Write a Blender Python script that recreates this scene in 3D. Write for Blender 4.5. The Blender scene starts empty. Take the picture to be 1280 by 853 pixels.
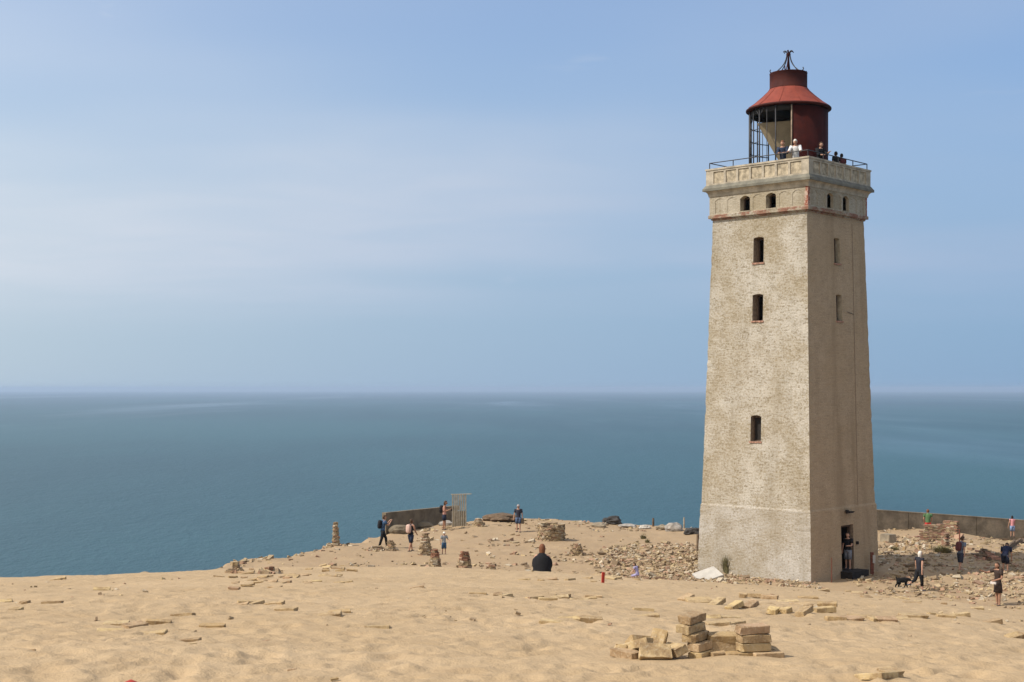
import bpy, bmesh, math, random
import numpy as np
from mathutils import Vector, Matrix, Euler, Quaternion

S = bpy.context.scene
COL = S.collection
R = math.radians
rng = random.Random(11)
nrng = np.random.default_rng(5)

# ------------------------------------------------------------------ camera
EYE = 8.5            # eye height above the foot of the tower
F, YE = 1700.0, 485.5  # focal length and eye-level row, in pixels of the 1280 px wide photograph
cam_d = bpy.data.cameras.new('camera')
cam = bpy.data.objects.new('camera', cam_d); COL.objects.link(cam)
cam.location = (0, 0, EYE); cam.rotation_euler = (R(90), 0, 0)
cam_d.sensor_fit = 'HORIZONTAL'; cam_d.sensor_width = 36.0
cam_d.lens = F / 1280 * 36.0
cam_d.shift_y = (YE - 426.5) / 1280
cam_d.clip_start = 0.1; cam_d.clip_end = 80000
S.camera = cam

# ------------------------------------------------------------------ sky and sun
SUN_EL = R(48); SUN_DIR = Vector((-0.965, -0.262, 0)).normalized()   # horizontal direction towards the sun
sun_az = math.atan2(SUN_DIR.x, SUN_DIR.y)                            # clockwise from +Y
W = bpy.data.worlds.new('World'); S.world = W; W.use_nodes = True
wn, wl = W.node_tree.nodes, W.node_tree.links
wn.clear()
wo = wn.new('ShaderNodeOutputWorld'); bg = wn.new('ShaderNodeBackground')
sky = wn.new('ShaderNodeTexSky'); sky.sky_type = 'NISHITA'; sky.sun_disc = False
sky.sun_elevation = SUN_EL; sky.sun_rotation = sun_az
sky.altitude = 80; sky.air_density = 1.0; sky.dust_density = .6; sky.ozone_density = 1.6
bg.inputs['Strength'].default_value = 0.13
# thin high cloud: a veil laid out on a layer overhead, so it streaks towards the horizon
tc = wn.new('ShaderNodeTexCoord'); sep = wn.new('ShaderNodeSeparateXYZ'); wl.new(tc.outputs['Generated'], sep.inputs[0])
def wmath(op, a, b=None, clamp=False):
    m = wn.new('ShaderNodeMath'); m.operation = op; m.use_clamp = clamp
    for i, s in enumerate((a, b)):
        if s is None: continue
        if isinstance(s, (int, float)): m.inputs[i].default_value = s
        else: wl.new(s, m.inputs[i])
    return m.outputs[0]
zz = wmath('ADD', wmath('MAXIMUM', sep.outputs[2], 0.0), 0.06)
cx_ = wmath('DIVIDE', sep.outputs[0], zz); cy_ = wmath('DIVIDE', sep.outputs[1], zz)
cmb = wn.new('ShaderNodeCombineXYZ'); wl.new(cx_, cmb.inputs[0]); wl.new(cy_, cmb.inputs[1])
nz1 = wn.new('ShaderNodeTexNoise'); nz1.inputs['Scale'].default_value = 0.30; nz1.inputs['Detail'].default_value = 3; nz1.inputs['Roughness'].default_value = .45
nz2 = wn.new('ShaderNodeTexNoise'); nz2.inputs['Scale'].default_value = 1.7; nz2.inputs['Detail'].default_value = 6; nz2.inputs['Roughness'].default_value = .5
nz2.inputs['Distortion'].default_value = .6
mp = wn.new('ShaderNodeMapping'); mp.inputs['Location'].default_value = (20.3, 9.1, 0); mp.inputs['Scale'].default_value = (.8, 1.0, 1)
wl.new(cmb.outputs[0], mp.inputs[0]); wl.new(mp.outputs[0], nz1.inputs['Vector']); wl.new(mp.outputs[0], nz2.inputs['Vector'])
def wramp(sock, lo, hi):
    m = wn.new('ShaderNodeMapRange'); m.interpolation_type = 'SMOOTHSTEP'
    m.inputs[1].default_value = lo; m.inputs[2].default_value = hi
    wl.new(sock, m.inputs[0]); return m.outputs[0]
veil = wmath('MULTIPLY', wramp(nz1.outputs[0], .33, .64), wmath('ADD', .66, wmath('MULTIPLY', wramp(nz2.outputs[0], .25, .78), .34)))
wisps = wmath('MULTIPLY', wramp(nz2.outputs[0], .56, .78), .45)
cloud = wmath('MULTIPLY', wmath('MAXIMUM', veil, wisps), 1.0, True)
# light scattered by haze and cloud grows towards the sun (Henyey-Greenstein phase, g = 0.5)
dotn = wn.new('ShaderNodeVectorMath'); dotn.operation = 'DOT_PRODUCT'; wl.new(tc.outputs['Generated'], dotn.inputs[0])
dotn.inputs[1].default_value = (SUN_DIR.x * math.cos(SUN_EL), SUN_DIR.y * math.cos(SUN_EL), math.sin(SUN_EL))
phase = wmath('POWER', wmath('SUBTRACT', 1.25, dotn.outputs['Value']), -1.5)
phase = wmath('MINIMUM', phase, 1.6)
def scatter(a, b, k=1.0):
    cmb_ = wn.new('ShaderNodeCombineXYZ')
    for i in range(3): wl.new(wmath('ADD', a[i] * k, wmath('MULTIPLY', phase, b[i] * k)), cmb_.inputs[i])
    return cmb_.outputs[0]
HA, HB = (-.78, .82, 3.48), (5.65, 4.72, 2.38)
hz = wmath('POWER', 2.718, wmath('MULTIPLY', wmath('POWER', wmath('MAXIMUM', sep.outputs[2], 0.0), 2.0), -11.0))
mixh = wn.new('ShaderNodeMixRGB'); wl.new(wmath('MULTIPLY', hz, .95), mixh.inputs[0]); tintn = wn.new('ShaderNodeMixRGB'); tintn.blend_type = 'MULTIPLY'; tintn.inputs[0].default_value = 1; wl.new(sky.outputs[0], tintn.inputs[1]); tintn.inputs[2].default_value = (.76, .945, 1.23, 1)
wl.new(tintn.outputs[0], mixh.inputs[1]); wl.new(scatter(HA, HB), mixh.inputs[2])
mixw = wn.new('ShaderNodeMixRGB'); wl.new(wmath('MULTIPLY', cloud, wramp(sep.outputs[2], .03, .10)), mixw.inputs[0])
wl.new(mixh.outputs[0], mixw.inputs[1]); wl.new(scatter((-.66, .95, 3.65), (7.05, 5.6, 3.15)), mixw.inputs[2])
wl.new(mixw.outputs[0], bg.inputs['Color']); wl.new(bg.outputs[0], wo.inputs[0])

sd = bpy.data.lights.new('sun', 'SUN'); sd.energy = 5.0; sd.angle = R(0.6); sd.color = (1.0, 0.94, 0.84)
sun = bpy.data.objects.new('sun', sd); COL.objects.link(sun)
sv = Vector((SUN_DIR.x * math.cos(SUN_EL), SUN_DIR.y * math.cos(SUN_EL), math.sin(SUN_EL)))
sun.rotation_euler = sv.to_track_quat('Z', 'Y').to_euler(); sun.location = sv * 60

S.render.engine = 'CYCLES'
vs = S.view_settings; vs.view_transform = 'Standard'; vs.look = 'None'; vs.gamma = 1; vs.exposure = 0.0
vs.use_curve_mapping = False

# ------------------------------------------------------------------ helpers
def tag(o, label=None, cat=None, group=None, kind=None):
    if label: o['label'] = label
    if cat: o['category'] = cat
    if group: o['group'] = group
    if kind: o['kind'] = kind
    return o
def empty(name, loc=(0, 0, 0), rz=0, parent=None):
    o = bpy.data.objects.new(name, None); COL.objects.link(o)
    o.location = loc; o.rotation_euler = (0, 0, rz); o.empty_display_size = .2
    if parent: o.parent = parent
    return o
class MB:
    def __init__(s): s.v = []; s.f = []; s.uv = []; s.m = []; s.c = []
    def add(s, vs_, fs, uvs=None, mi=0, col=None):
        b = len(s.v); s.v += [tuple(p) for p in vs_]
        for k, f in enumerate(fs):
            s.f.append(tuple(b + i for i in f)); s.m.append(mi)
            s.uv.append(uvs[k] if uvs else None); s.c.append(col)
    def quad(s, a, b, c, d, uv=None, mi=0): s.add([a, b, c, d], [(0, 1, 2, 3)], [uv] if uv else None, mi)
    def box(s, c, size, rot=None, mi=0, col=None, jit=0, r=None):
        hx, hy, hz = size[0] / 2, size[1] / 2, size[2] / 2
        pts = [Vector((x * hx, y * hy, z * hz)) for x in (-1, 1) for y in (-1, 1) for z in (-1, 1)]
        if jit: pts = [p + Vector((r.uniform(-jit, jit), r.uniform(-jit, jit), r.uniform(-jit, jit))) for p in pts]
        if rot is not None:
            q = rot if isinstance(rot, (Quaternion, Matrix)) else Euler(rot).to_quaternion()
            pts = [q @ p for p in pts]
        c = Vector(c)
        s.add([p + c for p in pts], [(0, 1, 3, 2), (4, 6, 7, 5), (0, 4, 5, 1), (2, 3, 7, 6), (0, 2, 6, 4), (1, 5, 7, 3)], None, mi, col)
    def tube(s, pts, rad, n=8, mi=0, cap=True, ref=Vector((1, 0, 0)), col=None):
        pts = [Vector(p) for p in pts]; rings = []
        for i, p in enumerate(pts):
            t = (pts[min(i + 1, len(pts) - 1)] - pts[max(i - 1, 0)]).normalized()
            a = ref - t * ref.dot(t)
            if a.length < 1e-3: a = Vector((0, 1, 0)) - t * t.y
            a.normalize(); b = t.cross(a)
            r = rad[i] if isinstance(rad, (list, tuple)) else rad
            rx, ry = r if isinstance(r, (list, tuple)) else (r, r)
            rings.append([p + a * (rx * math.cos(2 * math.pi * k / n)) + b * (ry * math.sin(2 * math.pi * k / n)) for k in range(n)])
        vv = [q for rg in rings for q in rg]; ff = []
        for i in range(len(pts) - 1):
            for k in range(n):
                k2 = (k + 1) % n
                ff.append((i * n + k, i * n + k2, (i + 1) * n + k2, (i + 1) * n + k))
        if cap:
            ff.append(tuple(range(n - 1, -1, -1))); ff.append(tuple((len(pts) - 1) * n + k for k in range(n)))
        s.add(vv, ff, None, mi, col)
    def lathe(s, prof, n=32, a0=0, a1=2 * math.pi, c=(0, 0), mi=0):
        full = abs(a1 - a0 - 2 * math.pi) < 1e-6; m = n if full else n + 1
        vv = [(c[0] + r * math.cos(a0 + (a1 - a0) * k / n), c[1] + r * math.sin(a0 + (a1 - a0) * k / n), z) for r, z in prof for k in range(m)]
        ff = []
        for i in range(len(prof) - 1):
            for k in range(n):
                k2 = (k + 1) % m
                ff.append((i * m + k, i * m + k2, (i + 1) * m + k2, (i + 1) * m + k))
        s.add(vv, ff, None, mi)
    def mesh(s, name, mats, smooth=False):
        me = bpy.data.meshes.new(name); me.from_pydata(s.v, [], s.f)
        for m in (mats if isinstance(mats, (list, tuple)) else [mats]): me.materials.append(m)
        me.polygons.foreach_set('material_index', s.m)
        if smooth: me.polygons.foreach_set('use_smooth', [True] * len(s.f))
        if any(u is not None for u in s.uv):
            ul = me.uv_layers.new(name='UVMap'); i = 0; flat = []
            for f, u in zip(s.f, s.uv):
                for k in range(len(f)): flat += (u[k] if u else (0, 0))
            ul.data.foreach_set('uv', flat)
        if any(c is not None for c in s.c):
            at = me.color_attributes.new('tint', 'FLOAT_COLOR', 'CORNER'); flat = []
            for f, c in zip(s.f, s.c): flat += list(c or (1, 1, 1, 1)) * len(f)
            at.data.foreach_set('color', flat)
        me.validate(); me.update()
        return me
    def build(s, name, mats, parent=None, smooth=False):
        o = bpy.data.objects.new(name, s.mesh(name, mats, smooth)); COL.objects.link(o)
        if parent: o.parent = parent
        return o
def cubic_bezier(a, b, c, d, n):
    out = []
    for i in range(n + 1):
        t = i / n; out.append(Vector(a) * (1 - t) ** 3 + Vector(b) * 3 * t * (1 - t) ** 2 + Vector(c) * 3 * t * t * (1 - t) + Vector(d) * t ** 3)
    return out

# ------------------------------------------------------------------ material kit
class NT:
    def __init__(s, name):
        s.m = bpy.data.materials.new(name); s.m.use_nodes = True
        s.n = s.m.node_tree.nodes; s.l = s.m.node_tree.links
        s.b = s.n['Principled BSDF']
    def node(s, t, **kw):
        n = s.n.new(t)
        for k, v in kw.items(): setattr(n, k, v)
        return n
    def put(s, sock, v):
        if isinstance(v, bpy.types.NodeSocket): s.l.new(v, sock)
        elif isinstance(v, (tuple, list)) and len(v) == 3 and sock.type == 'RGBA': sock.default_value = (*v, 1)
        else: sock.default_value = v
    def coord(s, kind='Object', scale=None, loc=None):
        c = s.node('ShaderNodeTexCoord').outputs[kind]
        if scale or loc:
            mp_ = s.node('ShaderNodeMapping'); s.l.new(c, mp_.inputs[0])
            if scale: mp_.inputs['Scale'].default_value = scale
            if loc: mp_.inputs['Location'].default_value = loc
            c = mp_.outputs[0]
        return c
    def noise(s, scale, detail=4, rough=.55, vec=None, dist=0, color=False):
        n = s.node('ShaderNodeTexNoise'); n.inputs['Scale'].default_value = scale
        n.inputs['Detail'].default_value = detail; n.inputs['Roughness'].default_value = rough; n.inputs['Distortion'].default_value = dist
        if vec: s.l.new(vec, n.inputs['Vector'])
        return n.outputs['Color' if color else 0]
    def ramp(s, v, lo, hi, a=0, b=1, smooth=True):
        m = s.node('ShaderNodeMapRange')
        if smooth: m.interpolation_type = 'SMOOTHSTEP'
        for i, x in enumerate((v, lo, hi, a, b)): s.put(m.inputs[i], x)
        return m.outputs[0]
    def mix(s, f, a, b, mode='MIX'):
        m = s.node('ShaderNodeMixRGB', blend_type=mode)
        for i, x in enumerate((f, a, b)): s.put(m.inputs[i], x)
        return m.outputs[0]
    def math(s, op, a, b=0, clamp=False):
        m = s.node('ShaderNodeMath', operation=op, use_clamp=clamp)
        s.put(m.inputs[0], a); s.put(m.inputs[1], b); return m.outputs[0]
    def bump(s, h, strength=.5, dist=.02, normal=None):
        b = s.node('ShaderNodeBump'); s.put(b.inputs['Strength'], strength); s.put(b.inputs['Distance'], dist); s.put(b.inputs['Height'], h)
        if normal: s.l.new(normal, b.inputs['Normal'])
        return b.outputs[0]
    def done(s, color, rough=.8, normal=None, metal=0, spec=None):
        s.put(s.b.inputs['Base Color'], color); s.put(s.b.inputs['Roughness'], rough); s.put(s.b.inputs['Metallic'], metal)
        if spec is not None: s.b.inputs['Specular IOR Level'].default_value = spec
        if normal: s.l.new(normal, s.b.inputs['Normal'])
        return s.m

def simple(name, col, rough=.8, var=.25, scale=6, bump=.3, bdist=.01, metal=0, spec=.3):
    t = NT(name); c = t.coord()
    n1 = t.noise(scale, 5, .6, c); n2 = t.noise(scale * 7, 4, .6, c)
    dark = tuple(x * (1 - var) for x in col); lite = tuple(min(1, x * (1 + var)) for x in col)
    cc = t.mix(t.ramp(n1, .3, .7), dark, lite); cc = t.mix(t.ramp(n2, .4, .75, 0, .5), cc, tuple(x * (1 - var) for x in col))
    return t.done(cc, rough, t.bump(t.math('ADD', n1, t.math('MULTIPLY', n2, .4)), bump, bdist), metal, spec)

def mat_sand():
    t = NT('sand'); c = t.coord()
    big = t.noise(.35, 4, .55, c); mid = t.noise(2.2, 5, .6, c); fine = t.noise(60, 3, .6, c); mic = t.noise(14, 5, .65, c)
    a = t.mix(t.ramp(big, .3, .7), (.365, .262, .152), (.402, .293, .176))
    a = t.mix(t.ramp(mid, .42, .72, 0, .45), a, (.32, .222, .123))
    a = t.mix(t.ramp(fine, .5, .8, 0, .35), a, (.26, .185, .108))
    # fine brick grit lying on the shelf round the tower
    geo = t.node('ShaderNodeNewGeometry'); sp = t.node('ShaderNodeSeparateXYZ'); t.l.new(geo.outputs['Position'], sp.inputs[0])
    shelf = t.ramp(t.math('ADD', sp.outputs[2], t.math('MULTIPLY', mid, .8)), 1.6, .5)
    a = t.mix(t.math('MULTIPLY', shelf, t.ramp(t.noise(.5, 4, .6, c), .25, .6, .35, .62)), a, (.27, .192, .118))
    grit = t.noise(5.5, 6, .7, c); grit2 = t.noise(1.1, 4, .6, c, .5)
    g = t.math('MULTIPLY', t.ramp(grit, .46, .62), t.ramp(grit2, .42, .6))
    a = t.mix(t.math('MULTIPLY', t.math('MULTIPLY', g, shelf), .75), a, (.30, .205, .125))
    h = t.math('ADD', t.math('MULTIPLY', mic, .8), t.math('ADD', mid, t.math('MULTIPLY', fine, .2)))
    return t.done(a, .95, t.bump(h, .55, .05), 0, .15)

def mat_sea():
    t = NT('sea_water'); geo = t.node('ShaderNodeNewGeometry').outputs['Position']
    def m(sc, loc=(0, 0, 0), rz=0):
        mp_ = t.node('ShaderNodeMapping'); t.l.new(geo, mp_.inputs[0]); mp_.inputs['Scale'].default_value = sc
        mp_.inputs['Location'].default_value = loc; mp_.inputs['Rotation'].default_value = (0, 0, rz); return mp_.outputs[0]
    w1 = t.noise(1, 5, .62, m((.20, .09, .1), rz=.5)); w2 = t.noise(1, 4, .6, m((.045, .022, .1), (7, 3, 0), .35)); w3 = t.noise(1, 3, .55, m((.9, .5, 1), rz=.4))
    slick = t.noise(1, 5, .6, m((.0011, .00016, .1), (1.3, 4, 0), .06)); patch = t.noise(1, 4, .55, m((.0016, .0006, .1), (4, 1, 0), .2))
    h = t.math('ADD', t.math('MULTIPLY', w2, 1.3), t.math('ADD', w1, t.math('MULTIPLY', w3, .25)))
    deep = t.mix(t.ramp(patch, .35, .68), (.009, .052, .070), (.016, .074, .092))
    deep = t.mix(t.ramp(slick, .56, .80, 0, .25), deep, (.04, .09, .125))
    rough = t.math('SUBTRACT', .46, t.math('MULTIPLY', t.ramp(slick, .52, .74), .2))
    b = t.bump(h, .55, 2.4)
    t.b.inputs['IOR'].default_value = 1.33
    return t.done(deep, rough, b, 0, .5)

def brick_wash(name, yellow=(.235, .182, .104), white=(.495, .45, .38), wash_lo=.39, wash_hi=.55, red=0, rough=.92, bumps=.9, stain_amt=.35):
    """brickwork under worn limewash; UV in metres"""
    t = NT(name); uv = t.coord('UV')
    br = t.node('ShaderNodeTexBrick'); t.l.new(uv, br.inputs['Vector'])
    br.offset = .5; br.inputs['Scale'].default_value = 1
    br.inputs['Brick Width'].default_value = .24; br.inputs['Row Height'].default_value = .067; br.inputs['Mortar Size'].default_value = .006
    br.inputs['Mortar Smooth'].default_value = .3; br.inputs['Bias'].default_value = 0
    br.inputs['Color1'].default_value = (0, 0, 0, 1); br.inputs['Color2'].default_value = (1, 1, 1, 1); br.inputs['Mortar'].default_value = (.5, .5, .5, 1)
    rnd = br.outputs['Color']; mort = br.outputs['Fac']
    big = t.noise(.35, 5, .6, uv, .4); mid = t.noise(1.6, 5, .62, uv, .3); fine = t.noise(10, 5, .75, uv); spk = t.noise(9, 5, .75, t.coord('UV', (1, 1.7, 1), (5, 2, 0)))
    yl = tuple(x * .72 for x in yellow); yh = tuple(min(1, x * 1.25) for x in yellow)
    bc = t.mix(rnd, yl, yh)
    wsum = t.math('ADD', t.math('MULTIPLY', big, .18), t.math('ADD', t.math('MULTIPLY', mid, .16), t.math('ADD', t.math('MULTIPLY', fine, .72), t.math('MULTIPLY', rnd, .06))))
    wash = t.ramp(wsum, wash_lo + .06, wash_hi + .06)
    wc = t.mix(t.ramp(mid, .3, .7), tuple(x * .86 for x in white), white)
    col = t.mix(wash, bc, wc)
    col = t.mix(t.math('MULTIPLY', t.math('SUBTRACT', 1, wash), t.math('MULTIPLY', mort, .55)), col, (.52, .46, .37))
    col = t.mix(t.ramp(spk, .56, .70, 0, .62), col, (.20, .145, .08))
    flk = t.noise(10, 5, .75, t.coord('UV', (1, 1.9, 1), (9, 4, 0)))
    col = t.mix(t.ramp(flk, .52, .60, 0, .6), col, tuple(min(1, x * 1.3) for x in white))
    col = t.mix(t.ramp(big, .35, .62, .42, 0), col, tuple(x * 1.2 for x in yellow))
    stain = t.noise(1, 5, .6, t.coord('UV', (.9, .10, 1)))
    col = t.mix(t.ramp(stain, .48, .72, 0, stain_amt), col, tuple(x * .78 for x in yellow))
    if red:
        rm = t.ramp(t.math('ADD', t.math('MULTIPLY', mid, .6), t.math('MULTIPLY', fine, .4)), .52 - red * .2, .60 - red * .2)
        rc = t.mix(rnd, (.185, .08, .05), (.27, .135, .09))
        col = t.mix(rm, col, t.mix(t.math('MULTIPLY', mort, .6), rc, (.45, .36, .28)))
    h = t.math('ADD', t.math('MULTIPLY', mort, -.7), t.math('ADD', t.math('MULTIPLY', fine, .9), t.math('MULTIPLY', rnd, .3)))
    return t.done(col, rough, t.bump(h, bumps, .025), 0, .2), t, col

def mat_frieze():
    m, t, col = brick_wash('frieze_limewash', wash_lo=.30, wash_hi=.56, white=(.43, .375, .29))
    # plaster has come off the corner and shows the red brick under it
    p = t.node('ShaderNodeSeparateXYZ'); t.l.new(t.coord(), p.inputs[0])
    k = t.math('MINIMUM', t.math('ABSOLUTE', p.outputs[0]), t.math('ABSOLUTE', p.outputs[1]))
    n = t.noise(3.2, 5, .65, t.coord())
    near = t.math('LESS_THAN', p.outputs[1], 0)
    msk = t.math('MULTIPLY', t.ramp(t.math('ADD', k, t.math('MULTIPLY', n, .5)), 2.66, 2.74), near)
    rc = t.mix(t.ramp(t.noise(9, 3, .6, t.coord()), .4, .62), (.27, .085, .05), (.48, .36, .28))
    return t.done(t.mix(msk, col, rc), .92)

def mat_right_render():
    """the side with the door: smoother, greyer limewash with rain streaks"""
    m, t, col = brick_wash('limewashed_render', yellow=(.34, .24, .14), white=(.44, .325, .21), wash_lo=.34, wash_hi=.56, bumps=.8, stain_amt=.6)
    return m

def mat_tint(name, rough=.9, var=.35, scale=9, mul=1.0):
    t = NT(name); c = t.coord(); at = t.node('ShaderNodeVertexColor'); at.layer_name = 'tint'
    n = t.noise(scale, 5, .65, c); n2 = t.noise(scale * 4, 4, .6, c)
    col = t.mix(t.ramp(n, .35, .7, 0, var), at.outputs[0], (.16, .11, .07)); col = t.mix(t.ramp(n2, .5, .7, 0, .35), col, (.45, .36, .25))
    return t.done(col, rough, t.bump(t.math('ADD', n, n2), .5, .02), 0, .2)

def mat_brick():
    """loose brick: yellow to brown burnt clay, old mortar, each a little different"""
    t = NT('loose_brick'); c = t.coord(); oi = t.node('ShaderNodeObjectInfo')
    off = t.node('ShaderNodeVectorMath', operation='ADD'); t.l.new(c, off.inputs[0])
    cb = t.node('ShaderNodeCombineXYZ'); t.l.new(t.math('MULTIPLY', oi.outputs['Random'], 37), cb.inputs[0]); t.l.new(cb.outputs[0], off.inputs[1]); v = off.outputs[0]
    n1 = t.noise(9, 6, .65, v); n2 = t.noise(48, 5, .7, v); n3 = t.noise(90, 3, .6, v)
    base = t.node('ShaderNodeValToRGB'); t.l.new(oi.outputs['Random'], base.inputs[0])
    el = base.color_ramp.elements; el[0].position = 0; el[0].color = (.37, .25, .12, 1); el[1].position = 1; el[1].color = (.50, .375, .175, 1)
    for p, cc in ((.25, (.44, .33, .18, 1)), (.45, (.31, .21, .115, 1)), (.62, (.49, .365, .19, 1)), (.8, (.36, .235, .145, 1))):
        e = el.new(p); e.color = cc
    col = t.mix(t.ramp(n1, .42, .64, 0, .78), base.outputs[0], (.21, .135, .07))
    col = t.mix(t.ramp(n2, .50, .68, 0, .6), col, (.48, .39, .27))
    col = t.mix(t.ramp(n3, .58, .75, 0, .5), col, (.18, .12, .07))
    return t.done(col, .92, t.bump(t.math('ADD', t.math('MULTIPLY', n2, .8), t.math('MULTIPLY', n3, .3)), .7, .012), 0, .2)

def mat_iron(name, a, b, rough=.6, scale=3, seams=False):
    t = NT(name); c = t.coord()
    n1 = t.noise(scale, 5, .62, c); n2 = t.noise(scale * 6, 5, .65, c); n3 = t.noise(1, 4, .6, t.coord('Object', (7, 7, .6)))
    col = t.mix(t.ramp(n1, .32, .7), a, b); col = t.mix(t.ramp(n2, .55, .75, 0, .45), col, tuple(x * .45 for x in b)); col = t.mix(t.ramp(n3, .5, .75, 0, .4), col, tuple(x * .5 for x in a))
    return t.done(col, rough, t.bump(n2, .3, .01), 0, .12)

M = {}
M['sand'] = mat_sand(); M['sea'] = mat_sea()
M['wall'], _, _ = brick_wash('limewashed_brick')
M['plinth'], _, _ = brick_wash('plinth_limewash', white=(.472, .434, .382), wash_lo=.34, wash_hi=.56)
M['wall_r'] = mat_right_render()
M['band'], _, _ = brick_wash('red_brick_band', red=.2)
M['frieze'] = mat_frieze()
M['plaster'] = simple('niche_plaster', (.40, .335, .24), .92, .3, 3.5, .5, .012)
M['stone'] = simple('parapet_stone', (.385, .33, .25), .92, .3, 2.5, .5, .012)
M['panelm'] = simple('parapet_panel_plaster', (.38, .315, .22), .92, .42, 4.5, .6, .015)
M['lead'] = simple('lead_flashing', (.155, .143, .11), .75, .25, 2.5, .3, .01)
M['reveal'] = simple('reveal_brick', (.25, .185, .13), .92, .3, 8, .6, .015)
M['sillred'] = simple('red_sill_brick', (.36, .20, .14), .9, .35, 9, .6, .01)
M['dark'] = simple('dark_timber', (.02, .016, .014), .8, .3, 6)
M['frame'] = simple('window_frame_timber', (.10, .065, .045), .8, .3, 9)
M['redroof'] = mat_iron('red_roof_iron', (.235, .056, .037), (.185, .045, .032), .7)
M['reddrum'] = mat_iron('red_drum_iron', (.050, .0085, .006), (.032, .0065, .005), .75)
M['redcap'] = mat_iron('red_cap_iron', (.060, .016, .012), (.042, .012, .010), .75)
M['iron'] = simple('dark_iron', (.035, .033, .036), .55, .3, 8, .2, .005)
M['rust'] = simple('rusty_iron', (.15, .05, .03), .8, .35, 12, .4, .005)
M['under'] = simple('shaded_underside', (.03, .027, .025), .85, .3, 3)  # near-black colour paints in the shade under the lantern roof
M['funnel'] = simple('tan_sheet', (.30, .235, .15), .75, .15, 2)
M['conc'] = simple('weathered_concrete', (.25, .205, .145), .92, .38, 1.1, .5, .02)
M['conc_d'] = simple('dark_concrete', (.17, .135, .09), .92, .3, 1.8, .6, .03)
M['brick'] = mat_brick()
M['tint'] = mat_tint('rubble_brick')
M['wood'] = simple('grey_timber', (.37, .30, .21), .9, .3, 7, .5, .01)
M['wood_d'] = simple('dark_weathered_timber', (.13, .088, .055), .9, .35, 5, .6, .02)
M['slat'] = simple('pale_slat_timber', (.36, .32, .25), .9, .25, 5, .4, .006)
M['slat_d'] = simple('tan_board_timber', (.33, .25, .15), .9, .25, 5, .4, .006)
M['rock'] = simple('grey_boulder', (.30, .27, .235), .95, .35, 3, .8, .04)
M['tar'] = simple('black_roofing_felt', (.055, .05, .046), .9, .4, 3, .6, .03)
M['whitep'] = simple('white_painted_sheet', (.42, .39, .345), .8, .12, 3, .3, .008)
M['redp'] = simple('red_paint', (.36, .035, .02), .7, .15, 6)
M['grass'] = simple('marram_grass', (.15, .13, .06), .85, .4, 5, .1)

# ------------------------------------------------------------------ terrain
def vnoise(x, y, seed=0):
    xi = np.floor(x).astype(np.int64); yi = np.floor(y).astype(np.int64); fx = x - xi; fy = y - yi
    fx = fx * fx * fx * (fx * (fx * 6 - 15) + 10); fy = fy * fy * fy * (fy * (fy * 6 - 15) + 10)
    def h(a, b):
        n = (a * 374761393 + b * 668265263 + seed * 974711) & 0xffffffff
        n = ((n ^ (n >> 13)) * 1274126177) & 0xffffffff
        n = n ^ (n >> 16)
        return (n & 0xffff) / 65535.0 * 2 - 1
    return (h(xi, yi) * (1 - fx) + h(xi + 1, yi) * fx) * (1 - fy) + (h(xi, yi + 1) * (1 - fx) + h(xi + 1, yi + 1) * fx) * fy
def fbm(x, y, seed=0, oct=4, gain=.5):
    s = 0; a = 1
    for k in range(oct): s = s + a * vnoise(x, y, seed + k * 17); x = x * 2.03 + 3.1; y = y * 2.03 + 1.7; a *= gain
    return s
EDGE = [(-60, -20), (-44, 10), (-33, 32), (-24, 50), (-15.3, 62.4), (-13.3, 66.2), (-10.2, 72.2), (-7.9, 76.6), (-5, 83), (-1.5, 87.5), (5.5, 85.5), (11, 83.5), (17, 86), (23.0, 88), (36, 89.5), (52, 74), (80, 48)]
def edge_dist(x, y):
    best = np.full(x.shape, 1e9); sign = np.zeros(x.shape)
    for (ax, ay), (bx, by) in zip(EDGE[:-1], EDGE[1:]):
        dx, dy = bx - ax, by - ay; L2 = dx * dx + dy * dy
        t = np.clip(((x - ax) * dx + (y - ay) * dy) / L2, 0, 1)
        px_, py_ = x - (ax + t * dx), y - (ay + t * dy); d = np.hypot(px_, py_)
        s = np.sign(dx * (y - ay) - dy * (x - ax)); m = d < best
        sign = np.where(m, s, sign); best = np.where(m, d, best)
    return best * sign        # positive on the sea side
CREST_PX = [-300, 0, 120, 230, 400, 540, 680, 800, 900, 1000, 1100, 1200, 1280, 1500]
CREST_ROW = [724, 720, 719, 716, 713, 713, 717.5, 724, 729, 733.5, 741.5, 751, 763, 790]
CREST_X = [(p - 640) / F * 30 for p in CREST_PX]; CREST_Z = [EYE - (r - YE) / F * 30 for r in CREST_ROW]
ZREF = 4.40
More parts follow.
